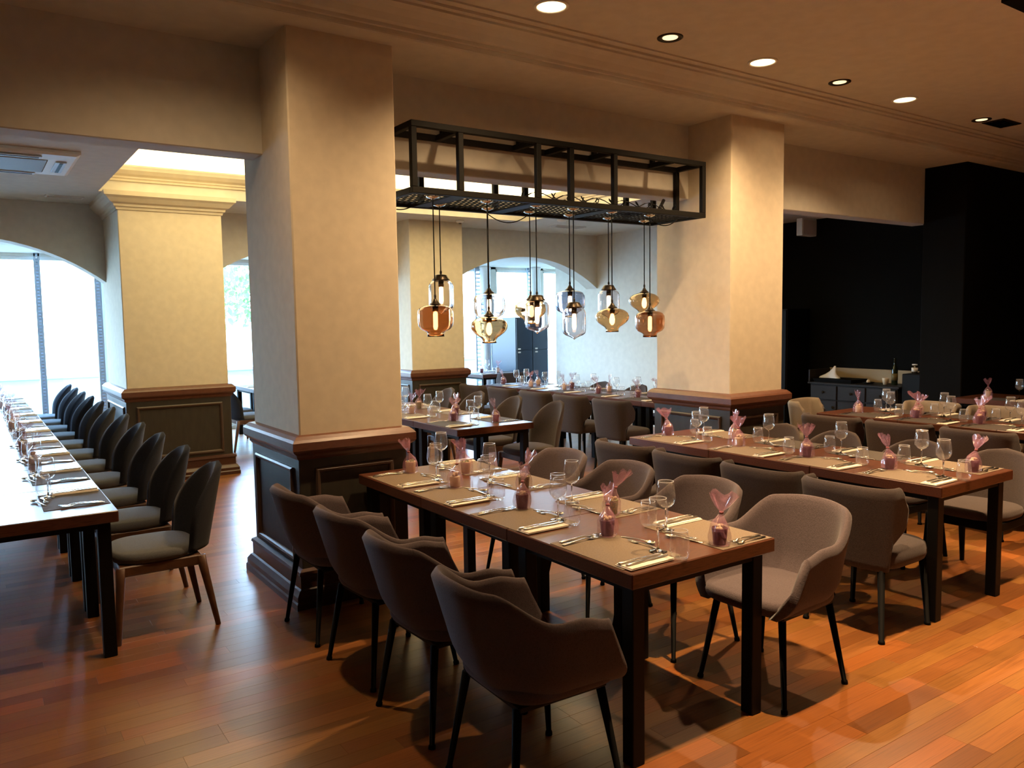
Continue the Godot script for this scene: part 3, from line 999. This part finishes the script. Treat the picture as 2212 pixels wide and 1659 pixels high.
func make_wing_chair(m: Material, called := "dining_chair") -> Node3D:
	var o := loose(called)
	var pos := func(s: float, t: float) -> Vector3:
		var a := absf(s)
		var rim := 0.775 - 0.004 * a - 0.07 * smoothstep(0.80, 1.0, a)
		var y := lerpf(0.365, rim, t)
		var hh := (y - 0.365) / 0.4
		var w := 0.226 + 0.042 * hh
		var zb := -0.225 - 0.060 * hh
		var zf := lerpf(-0.175, -0.05, smoothstep(0.34, 0.66, t)) - 0.02 * smoothstep(0.9, 1.0, t)
		var p := super_u(s, w, zb, zf, 2.6, -0.165)
		return Vector3(p.x, y, p.y)
	put("backrest", shell(pos, 0.045, 56, 12), m, o)
	put("seat", cushion(0.245, -0.20, 0.255, 0.365, 0.468, 0.012), m, o)
	legs(o, 0.37, 0.195, -0.185, 0.205, 0.025, 0.019, 0.0125, M.leg)
	return o

func make_round_back(m: Material, sm: Material, wood: Material, bh := 0.455, bw := 0.232, called := "dining_chair") -> Node3D:
	var o := loose(called)
	var st := ST(0)
	var rings := []
	var nu := 18
	var nv := 22
	for i in nv + 1:
		var v := float(i) / nv
		var hw := bw * pow(maxf(1.0 - pow(v, 3.4), 0.0), 1.0 / 2.1) * (0.93 + 0.07 * smoothstep(0.0, 0.5, v)) + 0.003
		var y := 0.425 + bh * v
		var ring := PackedVector3Array()
		for side in 2:
			for k in nu + 1:
				var uu := -1.0 + 2.0 * k / nu
				if side == 1: uu = -uu
				var x := hw * uu
				var edge := sqrt(maxf(1.0 - pow(absf(uu), 6.0), 0.0))
				var z := -0.255 - 0.095 * v + 0.155 * pow(absf(x) / bw, 2.2)
				var th := 0.021 * edge * (1.0 if v < 0.98 else 0.4)
				ring.append(Vector3(x, y, z + (th if side == 1 else -th)))
		rings.append(ring)
	loft(st, rings)
	put("backrest", done(st), m, o)
	put("seat", cushion(0.225, -0.20, 0.24, 0.405, 0.468, 0.012, 3.2), sm, o)
	st = ST()
	surround(st, -0.21, 0.21, -0.19, 0.215, [[-0.03, 0.352], [0.0, 0.352], [0.006, 0.36], [0.006, 0.402], [0.0, 0.408], [-0.03, 0.408]])
	put("seat_frame", done(st), wood, o)
	for sx in [-1, 1]:
		for sz in [-1, 1]:
			st = ST(0)
			var a := Vector3(sx * 0.198, 0.40, sz * 0.2 + 0.01)
			var b := Vector3(sx * 0.222, 0.0, sz * 0.232 + 0.01 - (0.04 if sz < 0 else 0.0))
			tube(st, [a, a.lerp(b, 0.25), a.lerp(b, 0.7), b], [0.026, 0.022, 0.017, 0.014], 10)
			put("leg", done(st), wood, o)
	return o

# ------------------------------------------------------------------ tables
func make_table(called := "dining_table") -> Node3D:
	var o := loose(called)
	var st := ST()
	bb(st, -0.399, 0.399, 0.692, 0.75, -0.399, 0.399, 0.004)
	put("tabletop", done(st), M.table, o)
	st = ST()
	for s in [-1, 1]:
		bb(st, s * 0.335 - 0.02, s * 0.335 + 0.02, 0.66, 0.692, -0.36, 0.36)
		bb(st, -0.335, 0.335, 0.66, 0.692, s * 0.34 - 0.02, s * 0.34 + 0.02)
	put("frame", done(st), M.metal_black, o)
	for sx in [-1, 1]:
		for sz in [-1, 1]:
			st = ST()
			bb(st, sx * 0.335 - 0.03, sx * 0.335 + 0.03, 0.0, 0.692, sz * 0.335 - 0.03, sz * 0.335 + 0.03, 0.003)
			put("leg", done(st), M.metal_black, o)
	return o

# ------------------------------------------------------------------ things on the tables
func flat_loft(st: SurfaceTool, secs: Array) -> void:
	# sections along z: [z, half width, y, half thickness, x offset]
	var rings := []
	for s in secs:
		var x: float = s[4] if s.size() > 4 else 0.0
		rings.append(PackedVector3Array([Vector3(x - s[1], s[2], s[0]), Vector3(x - s[1] * 0.6, s[2] - s[3], s[0]), Vector3(x + s[1] * 0.6, s[2] - s[3], s[0]), Vector3(x + s[1], s[2], s[0]), Vector3(x + s[1] * 0.6, s[2] + s[3], s[0]), Vector3(x - s[1] * 0.6, s[2] + s[3], s[0])]))
	loft(st, rings)

func make_fork() -> Node3D:
	var o := MeshInstance3D.new()
	o.name = "table_fork"
	var st := ST(0)
	flat_loft(st, [[-0.10, 0.006, 0.0035, 0.001], [-0.097, 0.010, 0.0035, 0.0018], [-0.06, 0.008, 0.005, 0.002], [0.0, 0.0035, 0.009, 0.002], [0.03, 0.0035, 0.009, 0.002], [0.045, 0.010, 0.006, 0.0012], [0.058, 0.0125, 0.004, 0.001], [0.064, 0.0125, 0.004, 0.001]])
	for k in 4:
		var x := -0.0105 + k * 0.007
		flat_loft(st, [[0.063, 0.0022, 0.004, 0.001, x], [0.08, 0.002, 0.005, 0.001, x], [0.10, 0.0012, 0.008, 0.0008, x]])
	o.mesh = done(st)
	o.material_override = M.steel
	return o

func make_knife() -> Node3D:
	var o := MeshInstance3D.new()
	o.name = "table_knife"
	var st := ST(0)
	flat_loft(st, [[-0.11, 0.005, 0.004, 0.002], [-0.106, 0.008, 0.004, 0.0035], [-0.05, 0.0075, 0.004, 0.0035], [-0.005, 0.005, 0.004, 0.003], [0.0, 0.0075, 0.004, 0.0014], [0.02, 0.009, 0.004, 0.001], [0.085, 0.009, 0.004, 0.0008], [0.105, 0.006, 0.004, 0.0007, 0.002], [0.112, 0.001, 0.004, 0.0005, 0.005]])
	o.mesh = done(st)
	o.material_override = M.steel
	return o

func make_spoon() -> Node3D:
	var o := MeshInstance3D.new()
	o.name = "dessert_spoon"
	var st := ST(0)
	flat_loft(st, [[-0.09, 0.005, 0.003, 0.001], [-0.087, 0.009, 0.003, 0.0015], [-0.05, 0.007, 0.005, 0.0018], [0.01, 0.0032, 0.009, 0.0018], [0.036, 0.004, 0.009, 0.0015]])
	var rings := []
	for l in [[1.0, 0.0095], [0.96, 0.0102], [0.82, 0.0078], [0.5, 0.005], [0.02, 0.0042]]:
		rings.append(_oval(l[0], l[1], 0.018, 0.026, 0.058))
	var under := []
	for l in [[0.02, 0.0022], [0.5, 0.003], [0.82, 0.0058], [0.98, 0.009]]: under.append(_oval(l[0], l[1], 0.018, 0.026, 0.058))
	rings.append_array(under)
	loft(st, rings, false, true)
	o.mesh = done(st)
	o.material_override = M.steel
	return o

func _oval(k: float, y: float, rx: float, rz: float, zc: float) -> PackedVector3Array:
	var out := PackedVector3Array()
	for i in 18:
		var a := TAU * i / 18
		out.append(Vector3(cos(a) * rx * k, y, zc + sin(a) * rz * k))
	return out

func make_wine() -> Node3D:
	var o := loose("wine_glass")
	var st := ST(0)
	lathe(st, [[0.0005, 0.0], [0.0345, 0.0], [0.036, 0.0015], [0.034, 0.003], [0.018, 0.006], [0.007, 0.011], [0.0045, 0.018], [0.004, 0.05], [0.0042, 0.085], [0.006, 0.0945], [0.0005, 0.0975]], 28)
	put("stem", done(st), M.stem, o)
	st = ST(0)
	lathe(st, [[0.0005, 0.0975], [0.012, 0.099], [0.026, 0.107], [0.037, 0.121], [0.0415, 0.139], [0.0405, 0.16], [0.037, 0.185], [0.0335, 0.212], [0.0325, 0.213], [0.0355, 0.185], [0.0390, 0.16], [0.040, 0.139], [0.0355, 0.123], [0.025, 0.1095], [0.011, 0.103], [0.0005, 0.101]], 28)
	put("bowl", done(st), M.clear, o)
	st = ST(0); lathe(st, [[0.0322, 0.2115], [0.0338, 0.2115], [0.0338, 0.2137], [0.0322, 0.2137]], 28, true)
	put("rim", done(st), M.glass_edge, o)
	return o

func make_tumbler() -> Node3D:
	var o := loose("water_glass")
	var st := ST(0)
	lathe(st, [[0.0005, 0.0], [0.020, 0.0], [0.028, 0.004], [0.036, 0.018], [0.0385, 0.036], [0.0375, 0.06], [0.034, 0.09], [0.031, 0.11], [0.030, 0.1105], [0.0325, 0.09], [0.036, 0.06], [0.037, 0.036], [0.0345, 0.019], [0.027, 0.008], [0.0005, 0.007]], 28)
	put("bowl", done(st), M.clear, o)
	st = ST(0); lathe(st, [[0.0297, 0.109], [0.0314, 0.109], [0.0314, 0.1112], [0.0297, 0.1112]], 28, true)
	put("rim", done(st), M.glass_edge, o)
	return o

func make_bag(variant: int, content: String) -> Node3D:
	var g := RandomNumberGenerator.new()
	g.seed = 40 + variant
	var o := loose("gift_bag")
	var st := ST(0)
	if content == "box":
		lathe(st, [[0.0, 0.002], [0.026, 0.002], [0.028, 0.006], [0.030, 0.058], [0.028, 0.062], [0.0, 0.064]], 4)
	else:
		lathe(st, [[0.0, 0.002], [0.0245, 0.002], [0.0255, 0.005], [0.032, 0.066], [0.0315, 0.070], [0.0295, 0.070], [0.028, 0.060], [0.0, 0.060]], 20)
	put("cup", done(st), {"maroon": M.maroon, "teal": M.teal, "box": M.creamy, "purple": M.purple, "cream": M.creamy}[content], o)
	st = ST(0)
	for i in 7:
		var c := Vector3(g.randf_range(-0.014, 0.014), g.randf_range(0.064, 0.078), g.randf_range(-0.014, 0.014))
		lathe(st, [[0.0, -0.009], [0.007, -0.006], [0.009, 0.0], [0.007, 0.006], [0.0, 0.009]], 8, false, c)
	put("sweets", done(st), M.creamy if content != "cream" else M.teal, o)
	# crumpled cellophane: pouch, neck and fan
	var lean := Vector2.from_angle(g.randf() * TAU) * g.randf_range(0.010, 0.042)
	var ph := g.randf() * TAU
	st = ST()
	var rings := []
	var n := 26
	for l in [[0.004, 0.028, 0.04], [0.001, 0.038, 0.05], [0.012, 0.043, 0.07], [0.035, 0.044, 0.10], [0.06, 0.041, 0.12], [0.085, 0.032, 0.16], [0.105, 0.019, 0.22], [0.12, 0.0095, 0.22], [0.128, 0.0065, 0.15], [0.136, 0.0095, 0.22], [0.152, 0.024, 0.30], [0.172, 0.037, 0.34], [0.193, 0.047, 0.36], [0.203, 0.051, 0.38]]:
		var ring := PackedVector3Array()
		var up: float = maxf(0.0, (l[0] - 0.09) / 0.11)
		for i in n:
			var a := TAU * i / n
			var rr: float = l[1] * (1.0 + l[2] * (0.55 * sin(a * 5.0 + ph + l[0] * 14.0) + 0.45 * sin(a * 8.0 + ph * 2.3)) + g.randf_range(-0.07, 0.07))
			var flat := 1.0 - 0.62 * clampf(up * 1.4, 0.0, 1.0)
			ring.append(Vector3(cos(a) * rr + lean.x * up * 1.6, l[0] + (0.012 * sin(a * 4.0 + ph) if l[0] > 0.19 else 0.0), sin(a) * rr * flat + lean.y * up * 1.6))
		rings.append(ring)
	loft(st, rings, false, false, false)
	put("cellophane", done(st), M.cello, o)
	st = ST(0)
	var up2 := 0.038 / 0.11
	lathe(st, [[0.008, -0.004], [0.0095, 0.0], [0.008, 0.004], [0.006, 0.0]], 14, true, Vector3(lean.x * up2 * 1.6, 0.128, lean.y * up2 * 1.6))
	put("tie", done(st), M.tie, o)
	return o

func make_flat(called: String, m: Material, s: Vector3, b: float) -> Node3D:
	var o := MeshInstance3D.new()
	o.name = called
	o.mesh = box_mesh(s, b, Vector3(0, s.y / 2, 0))
	o.material_override = m
	return o

func make_napkin() -> Node3D:
	var o := loose("napkin")
	put("lower_fold", box_mesh(Vector3(0.088, 0.004, 0.225), 0.0015, Vector3(0, 0.002, 0)), M.napkin, o)
	put("upper_fold", box_mesh(Vector3(0.083, 0.004, 0.22), 0.0015, Vector3(-0.002, 0.0062, 0.001)), M.napkin, o)
	return o

func build_protos() -> void:
	protos.armchair = make_armchair()
	protos.wing = make_wing_chair(M.taupe_dark)
	protos.wing_brown = make_wing_chair(M.brown)
	protos.wing_sand = make_wing_chair(M.sand)
	protos.round_dark = make_round_back(M.dark, M.seat_grey, M.walnut)
	protos.round_brown = make_round_back(M.brown, M.brown, M.walnut)
	protos.round_low = make_round_back(M.brown, M.brown, M.leg, 0.355, 0.265)
	protos.table = make_table()
	protos.fork = make_fork()
	protos.knife = make_knife()
	protos.spoon = make_spoon()
	protos.wine = make_wine()
	protos.tumbler = make_tumbler()
	protos.napkin = make_napkin()
	protos.mat_kraft = make_flat("placemat", M.kraft, Vector3(0.44, 0.0022, 0.30), 0.0006)
	protos.mat_dark = make_flat("placemat", M.mat_dark, Vector3(0.44, 0.0022, 0.30), 0.0006)
	var v := 0
	for c in ["maroon", "teal", "box", "purple", "cream"]:
		for k in 2:
			protos["bag_%s_%d" % [c, k]] = make_bag(v, c)
			v += 1

const BAGWORD := {"maroon": "maroon cup", "teal": "teal cup", "box": "cream box", "purple": "purple cup", "cream": "cream cup"}

# one place laid for a diner who sits at `edge` and looks along `fwd`
func setting(table: String, side: String, k: int, edge: Vector3, fwd: Vector3, mats: String, bag: String, full := true, skip := []) -> void:
	var right := fwd.cross(Vector3.UP)
	var turn := atan2(fwd.x, fwd.z)
	var where := ", %s setting from front, %s side of %s" % [ORD[k], side, table]
	var grp := "%%s on the %s" % table
	var y := 0.7502
	var at := func(u: float, v: float, h: float) -> Vector3: return edge + right * u + fwd * v + Vector3.UP * (y + h)
	var j := func(a: float) -> float: return rng.randf_range(-a, a)
	var o: Node3D
	if not "mat" in skip:
		o = copy_of(protos["mat_" + mats], at.call(j.call(0.01), 0.155, 0.0), turn + j.call(0.015))
		tag(o, ("brown paper placemat" if mats == "kraft" else "dark grey placemat") + where, "placemat", grp % "placemats")
	var top := 0.0024
	o = copy_of(protos.napkin, at.call(0.195 + j.call(0.008), 0.12 + j.call(0.008), top), turn + j.call(0.03))
	tag(o, "folded white napkin" + where, "napkin", grp % "napkins")
	var kn := [0.175, 0.205] if full else [0.19]
	for i in kn.size():
		o = copy_of(protos.knife, at.call(kn[i] + j.call(0.004), 0.125 + j.call(0.01), top + 0.0084), turn + j.call(0.03))
		tag(o, ("inner knife" if i == 0 and full else "outer knife" if full else "steel knife") + where, "knife", grp % "table knives")
	var fk := [-0.20, -0.172] if full else [-0.18]
	for i in fk.size():
		o = copy_of(protos.fork, at.call(fk[i] + j.call(0.004), 0.13 + j.call(0.012), top), turn + j.call(0.04))
		tag(o, ("outer fork" if i == 0 and full else "inner fork" if full else "steel fork") + where, "fork", grp % "table forks")
	if full:
		o = copy_of(protos.spoon, at.call(-0.02 + j.call(0.02), 0.315, 0.0), turn + PI / 2 + PI + 0.25 + j.call(0.1))
		tag(o, "dessert spoon" + where, "spoon", grp % "dessert spoons")
		o = copy_of(protos.fork, at.call(0.03 + j.call(0.02), 0.285, top), turn + PI / 2 + 0.15 + j.call(0.1))
		o.scale = Vector3.ONE * 0.85
		tag(o, "dessert fork" + where, "fork", grp % "dessert forks")
	if not "wine" in skip:
		o = copy_of(protos.wine, at.call(0.135 + j.call(0.012), 0.268 + j.call(0.01), top), turn)
		tag(o, "stemmed wine glass" + where, "wine glass", grp % "wine glasses")
	if not "tumbler" in skip:
		o = copy_of(protos.tumbler, at.call(0.232 + j.call(0.012), 0.272 + j.call(0.012), 0.0), turn)
		tag(o, "stemless water glass" + where, "tumbler", grp % "water glasses")
	if bag:
		o = copy_of(protos["bag_%s_%d" % [bag, k % 2]], at.call(-0.165 + j.call(0.012), 0.262 + j.call(0.02), top), rng.randf() * TAU)
		tag(o, "gift bag with %s" % BAGWORD[bag] + where, "gift bag", grp % "pink gift bags")

func chair(proto: String, what: String, table: String, side: String, k: int, x: float, z: float, turn_deg: float, label := "") -> void:
	var o := copy_of(protos[proto], Vector3(x, 0, z), deg_to_rad(turn_deg))
	tag(o, label if label else "%s, %s from the front, %s side of %s" % [what, ORD[k], side, table], "chair", "chairs at the %s" % table)

func table_row(table: String, x: float, z_front: float, n: int, pitch := 0.8) -> void:
	for i in n:
		var o := copy_of(protos.table, Vector3(x, 0, z_front - 0.4 - pitch * i))
		tag(o, ("square dark wood table, %s from the front of the %s" % [ORD[i], table]) if n > 1 else "square dark wood table on black legs, the %s" % table, "table", "tables joined as the %s" % table if n > 1 else "")

func build_furniture() -> void:
	build_protos()
	var E := Vector3.RIGHT
	var W := Vector3.LEFT
	# front table
	table_row("front table", 2.31, -2.05, 3)
	var zs := [-2.32, -2.95, -3.58, -4.12]
	var bags := ["purple", "maroon", "box", "cream"]
	for i in 4: setting("front table", "near", i, Vector3(1.915, 0, zs[i]), E, "kraft", bags[i])
	zs = [-2.28, -2.92, -3.64, -4.22]
	bags = ["maroon", "teal", "teal", "cream"]
	for i in 4: setting("front table", "far", i, Vector3(2.705, 0, zs[i]), W, "kraft", bags[i])
	zs = [-2.25, -2.88, -3.47, -4.09]
	for i in 4: chair("armchair", "taupe tub armchair", "front table", "near", i, [1.60, 1.62, 1.63, 1.62][i], zs[i], [88, 92, 94, 91][i])
	zs = [-2.25, -2.87, -3.50, -4.10]
	for i in 4: chair("armchair", "taupe tub armchair", "front table", "far", i, [2.965, 2.975, 2.975, 2.97][i], zs[i], [-88, -91, -93, -90][i])
	# middle table
	table_row("middle table", 4.59, -2.13, 3)
	zs = [-2.40, -2.97, -3.53, -4.22]
	bags = ["maroon", "purple", "box", "maroon"]
	for i in 4: setting("middle table", "near", i, Vector3(4.195, 0, zs[i]), E, "kraft", bags[i], true, ["wine"] if i == 1 or i == 2 else [])
	zs = [-2.40, -2.92, -3.50, -4.11]
	bags = ["maroon", "", "", "cream"]
	for i in 4: setting("middle table", "far", i, Vector3(4.985, 0, zs[i]), W, ["kraft", "dark", "dark", "kraft"][i], bags[i])
	zs = [-2.40, -2.97, -3.55, -4.13]
	for i in 4: chair("wing", "taupe chair with straight-topped back", "middle table", "near", i, 3.945, zs[i], [90, 91, 89, 90][i])
	for i in 4: chair("round_low", "low round-backed brown chair", "middle table", "far", i, 5.22, [-2.42, -2.98, -3.58, -4.12][i], [-90, -92, -88, -90][i])
	# table before the black wall
	table_row("black wall table", 7.0, -2.15, 3)
	zs = [-2.45, -3.03, -3.58, -4.12]
	bags = ["purple", "maroon", "purple", "box"]
	for i in 4: setting("black wall table", "near", i, Vector3(6.605, 0, zs[i]), E, "dark", bags[i])
	zs = [-2.40, -2.95, -3.48, -4.02]
	bags = ["cream", "cream", "maroon", "cream"]
	for i in 4: setting("black wall table", "far", i, Vector3(7.395, 0, zs[i]), W, "dark", bags[i], false)
	zs = [-2.25, -2.90, -3.52, -4.13]
	for i in 4: chair("wing_brown", "straight-topped brown chair", "black wall table", "near", i, 6.36, zs[i], [90, 88, 91, 90][i])
	for i in 3: chair("wing_sand", "sand-coloured upholstered chair", "black wall table", "far", i, 7.66, [-2.62, -3.48, -4.10][i], -90)
	chair("wing_sand", "", "black wall table", "", 0, 7.22, -4.93, 12, "sand upholstered chair standing alone at the far end of the black wall table")
	# small table beyond the near pillar
	table_row("pillar table", 3.77, -5.75, 3)
	zs = [-6.13, -6.92, -7.6]
	bags = ["maroon", "cream", "teal"]
	for i in 3: setting("pillar table", "near", i, Vector3(3.375, 0, zs[i]), E, ["dark", "kraft", "kraft"][i], bags[i], false)
	zs = [-6.13, -6.86, -7.6]
	for i in 3: setting("pillar table", "far", i, Vector3(4.165, 0, zs[i]), W, ["dark", "kraft", "kraft"][i], ["maroon", "maroon", "teal"][i], false)
	for i in 4: chair("round_brown", "tall round-backed brown chair", "pillar table", "far", i, 4.40, [-6.13, -6.83, -7.55, -8.22][i], [-92, -90, -88, -90][i])
	# long table beyond the rack
	table_row("rack table", 6.52, -5.62, 5)
	zs = [-6.58, -7.27, -7.99, -8.70, -9.36]
	bags = ["maroon", "maroon", "box", "box", "maroon"]
	for i in 5: setting("rack table", "near", i, Vector3(6.125, 0, zs[i]), E, "dark", bags[i], false)
	zs = [-6.88, -7.72, -8.45, -9.2]
	bags = ["cream", "cream", "maroon", "cream"]
	for i in 4: setting("rack table", "far", i, Vector3(6.915, 0, zs[i]), W, "dark", bags[i], false)
	for i in 5: chair("wing_brown", "straight-topped brown chair", "rack table", "near", i, 5.89, [-6.47, -7.18, -7.87, -8.60, -9.32][i], 90)
	for i in 4: chair("round_low", "low round-backed brown chair", "rack table", "far", i, 7.15, [-6.35, -7.05, -7.85, -8.6][i], -90)
	# long table along the aisle, running out through the first arch
	table_row("long aisle table", 0.18, -4.33, 10)
	for i in 10:
		setting("long aisle table", "aisle", i, Vector3(0.577, 0, -4.76 - 0.785 * i), W, "dark" if i < 2 else "kraft", "" if i < 2 else ["cream", "maroon", "box"][i % 3], i < 4)
	for i in 11: chair("round_dark", "charcoal chair with walnut frame", "long aisle table", "aisle", i, 0.81, -4.72 - 0.78 * i, -90)
	# tables in the bay
	table_row("bay table", 7.62, -11.42, 1)
	setting("bay table", "near", 0, Vector3(7.225, 0, -11.72), E, "dark", "maroon", false, ["wine"])
	setting("bay table", "far", 0, Vector3(8.015, 0, -11.95), W, "dark", "cream", false)
	chair("wing_brown", "", "bay table", "", 0, 7.55, -11.18, 180, "dark straight-backed chair before the bay table, beyond the rack table")
	table_row("arch table", 3.72, -10.75, 2)
	setting("arch table", "near", 0, Vector3(3.325, 0, -11.1), E, "kraft", "maroon", false)
	setting("arch table", "near", 1, Vector3(3.325, 0, -11.9), E, "kraft", "cream", false)
	for i in 2: chair("round_dark", "charcoal rounded chair beyond the yellow column", "arch table", "near", i, 3.08, [-10.78, -11.5][i], 90)
	# dark table at the picture's edge, before the black wall
	table_row("corner table", 9.25, -3.62, 1)
	setting("corner table", "near", 0, Vector3(8.855, 0, -4.0), E, "dark", "cream", false)

# ------------------------------------------------------------------ sideboard
func build_sideboard() -> void:
	var s := root("sideboard", Vector3(9.78, 0, -6.05))
	tag(s, "dark wooden sideboard with drawers and raised back against the black wall", "sideboard")
	M.dark_wood = tex(mat(Color(0.8, 0.72, 0.66), 0.7), noise_tex(0.05, [Color("#1c1715"), Color("#28211d")], 256, FastNoiseLite.TYPE_SIMPLEX_SMOOTH, 4, 7), Vector3(1, 5, 1))
	M.tan = mat(Color("#a8906a"), 0.6)
	var st := ST(); bb(st, -0.24, 0.24, 0.08, 0.74, -0.62, 0.62, 0.004); put("body", done(st), M.dark_wood, s)
	st = ST(); bb(st, -0.27, 0.25, 0.74, 0.765, -0.65, 0.65, 0.004); put("worktop", done(st), M.dark_wood, s)
	st = ST(); bb(st, 0.215, 0.245, 0.765, 0.94, -0.64, 0.64, 0.004); put("back_board", done(st), M.tan, s)
	st = ST(); bb(st, -0.25, 0.215, 0.765, 0.93, -0.65, -0.625, 0.004); put("side_board", done(st), M.dark_wood, s)
	st = ST(); bb(st, -0.2, 0.2, 0.0, 0.08, -0.56, 0.56); put("plinth", done(st), M.metal_black, s)
	for i in 3:
		var z := -0.41 + i * 0.41
		st = ST(); bb(st, -0.262, -0.24, 0.54, 0.725, z - 0.195, z + 0.195, 0.004)
		var d := put("drawer", done(st), M.dark_wood, s)
		st = ST(0); lathe(st, [[0.0, 0.0], [0.016, 0.004], [0.018, 0.012], [0.0, 0.016]], 12)
		var kb := put("knob", done(st), M.brass, d, Vector3(-0.264, 0.635, z))
		kb.rotation.z = PI / 2
		st = ST(); bb(st, -0.262, -0.24, 0.10, 0.525, z - 0.195, z + 0.195, 0.004)
		var dr := put("door", done(st), M.dark_wood, s)
		kb = put("knob", done_knob(), M.brass, dr, Vector3(-0.264, 0.44, z + 0.15))
		kb.rotation.z = PI / 2
	# things on it
	var tr := root("tray", Vector3(9.74, 0.765, -6.36))
	tag(tr, "long black tray under the napkin on the dark sideboard", "tray")
	st = ST(); surround(st, -0.17, 0.17, -0.27, 0.27, [[-0.02, 0.0], [0.0, 0.0], [0.02, 0.05], [0.014, 0.05], [-0.004, 0.008], [-0.02, 0.008]])
	put("basin", done(st), M.metal_black, tr)
	var nk := root("folded_napkin", Vector3(9.72, 0.817, -6.48))
	tag(nk, "white cloth napkin folded into peaks on the sideboard tray", "napkin")
	st = ST(0)
	var rings := []
	for l in [[0.0, 1.0, 0.0], [0.02, 0.92, 0.0], [0.05, 0.6, 0.01], [0.09, 0.34, 0.03], [0.13, 0.2, 0.05], [0.165, 0.09, 0.06]]:
		var ring := PackedVector3Array()
		for i in 24:
			var a := TAU * i / 24
			var rr: float = 0.105 * l[1] * (1.0 + 0.35 * cos(3.0 * a) * l[1])
			ring.append(Vector3(cos(a) * rr * 0.7, l[0], sin(a) * rr * 1.25 + l[2]))
		rings.append(ring)
	loft(st, rings)
	put("cloth", done(st), M.napkin, nk)
	var bt := root("bottle", Vector3(9.76, 0.766, -5.60))
	tag(bt, "tall dark green wine bottle standing on the sideboard", "bottle")
	st = ST(0); lathe(st, [[0.0, 0.0], [0.036, 0.0], [0.038, 0.008], [0.038, 0.19], [0.03, 0.225], [0.016, 0.26], [0.014, 0.33], [0.016, 0.332], [0.016, 0.345], [0.0, 0.346]], 24)
	put("glass_body", done(st), mat(Color("#1c2414"), 0.08), bt)
	st = ST(0); lathe(st, [[0.0385, 0.06], [0.0388, 0.06], [0.0388, 0.15], [0.0385, 0.15]], 24, true)
	put("paper_label", done(st), mat(Color("#6b5a2e"), 0.6), bt)
	var cp := root("cup", Vector3(9.76, 0.766, -5.72))
	tag(cp, "small cream cup beside the wine bottle on the sideboard", "cup")
	st = ST(0); lathe(st, [[0.0, 0.0], [0.028, 0.0], [0.04, 0.06], [0.042, 0.085], [0.038, 0.085], [0.035, 0.05], [0.0, 0.01]], 20)
	put("bowl", done(st), M.creamy, cp)
	var ca := root("dish", Vector3(9.7, 0.766, -5.92))
	tag(ca, "small dark dish with a pale lemon on the sideboard", "dish")
	st = ST(0); lathe(st, [[0.0, 0.0], [0.05, 0.0], [0.08, 0.025], [0.076, 0.025], [0.05, 0.008], [0.0, 0.006]], 20)
	put("bowl", done(st), M.metal_black, ca)
	st = ST(0); lathe(st, [[0.0, 0.008], [0.02, 0.014], [0.027, 0.032], [0.018, 0.05], [0.0, 0.058]], 14)
	put("lemon", done(st), M.creamy, ca)
	var bx := root("box", Vector3(9.76, 0.0, -5.25))
	tag(bx, "tall black stand with jars on top at the sideboard's end", "stand")
	st = ST(); bb(st, -0.2, 0.2, 0.0, 0.93, -0.14, 0.14, 0.006); put("body", done(st), M.metal_black, bx)
	for q in [[-5.33, "shorter"], [-5.22, "taller"]]:
		var jr := root("jar", Vector3(9.74, 0.931, q[0]))
		tag(jr, "%s preserve jar with white label on the black stand" % q[1], "jar", "jars on the black stand")
		var h := 0.10 if q[1] == "shorter" else 0.125
		st = ST(0); lathe(st, [[0.0, 0.0], [0.034, 0.0], [0.036, 0.006], [0.036, h * 0.8], [0.028, h * 0.9], [0.028, h], [0.0, h]], 20); put("glass_body", done(st), mat(Color("#30281a"), 0.1), jr)
		st = ST(0); lathe(st, [[0.0, h], [0.031, h], [0.031, h + 0.014], [0.0, h + 0.016]], 20); put("lid", done(st), M.napkin, jr)
		st = ST(0); lathe(st, [[0.0362, h * 0.2], [0.0368, h * 0.2], [0.0368, h * 0.7], [0.0362, h * 0.7]], 20, true); put("paper_label", done(st), M.napkin, jr)
	# black cupboard hidden partly by the far pillar
	var cb := root("cupboard", Vector3(9.78, 0, -7.55))
	tag(cb, "tall black cupboard against the black wall behind the far pillar", "cupboard")
	st = ST(); bb(st, -0.25, 0.25, 0.05, 1.77, -0.5, 0.5, 0.006); put("body", done(st), M.metal_black, cb)
	for sg in [-1, 1]:
		st = ST(); bb(st, -0.27, -0.25, 0.08, 1.75, minf(sg * 0.005, sg * 0.49), maxf(sg * 0.005, sg * 0.49), 0.004)
		var d := put("door", done(st), M.metal_black, cb)
		put("handle", box_mesh(Vector3(0.02, 0.18, 0.015), 0.003), M.brass, d, Vector3(-0.28, 0.95, sg * 0.05))
	st = ST(); bb(st, -0.22, 0.22, 0.0, 0.05, -0.45, 0.45); put("plinth", done(st), M.metal_black, cb)

func done_knob() -> ArrayMesh:
	var st := ST(0)
	lathe(st, [[0.0, 0.0], [0.016, 0.004], [0.018, 0.012], [0.0, 0.016]], 12)
	return done(st)
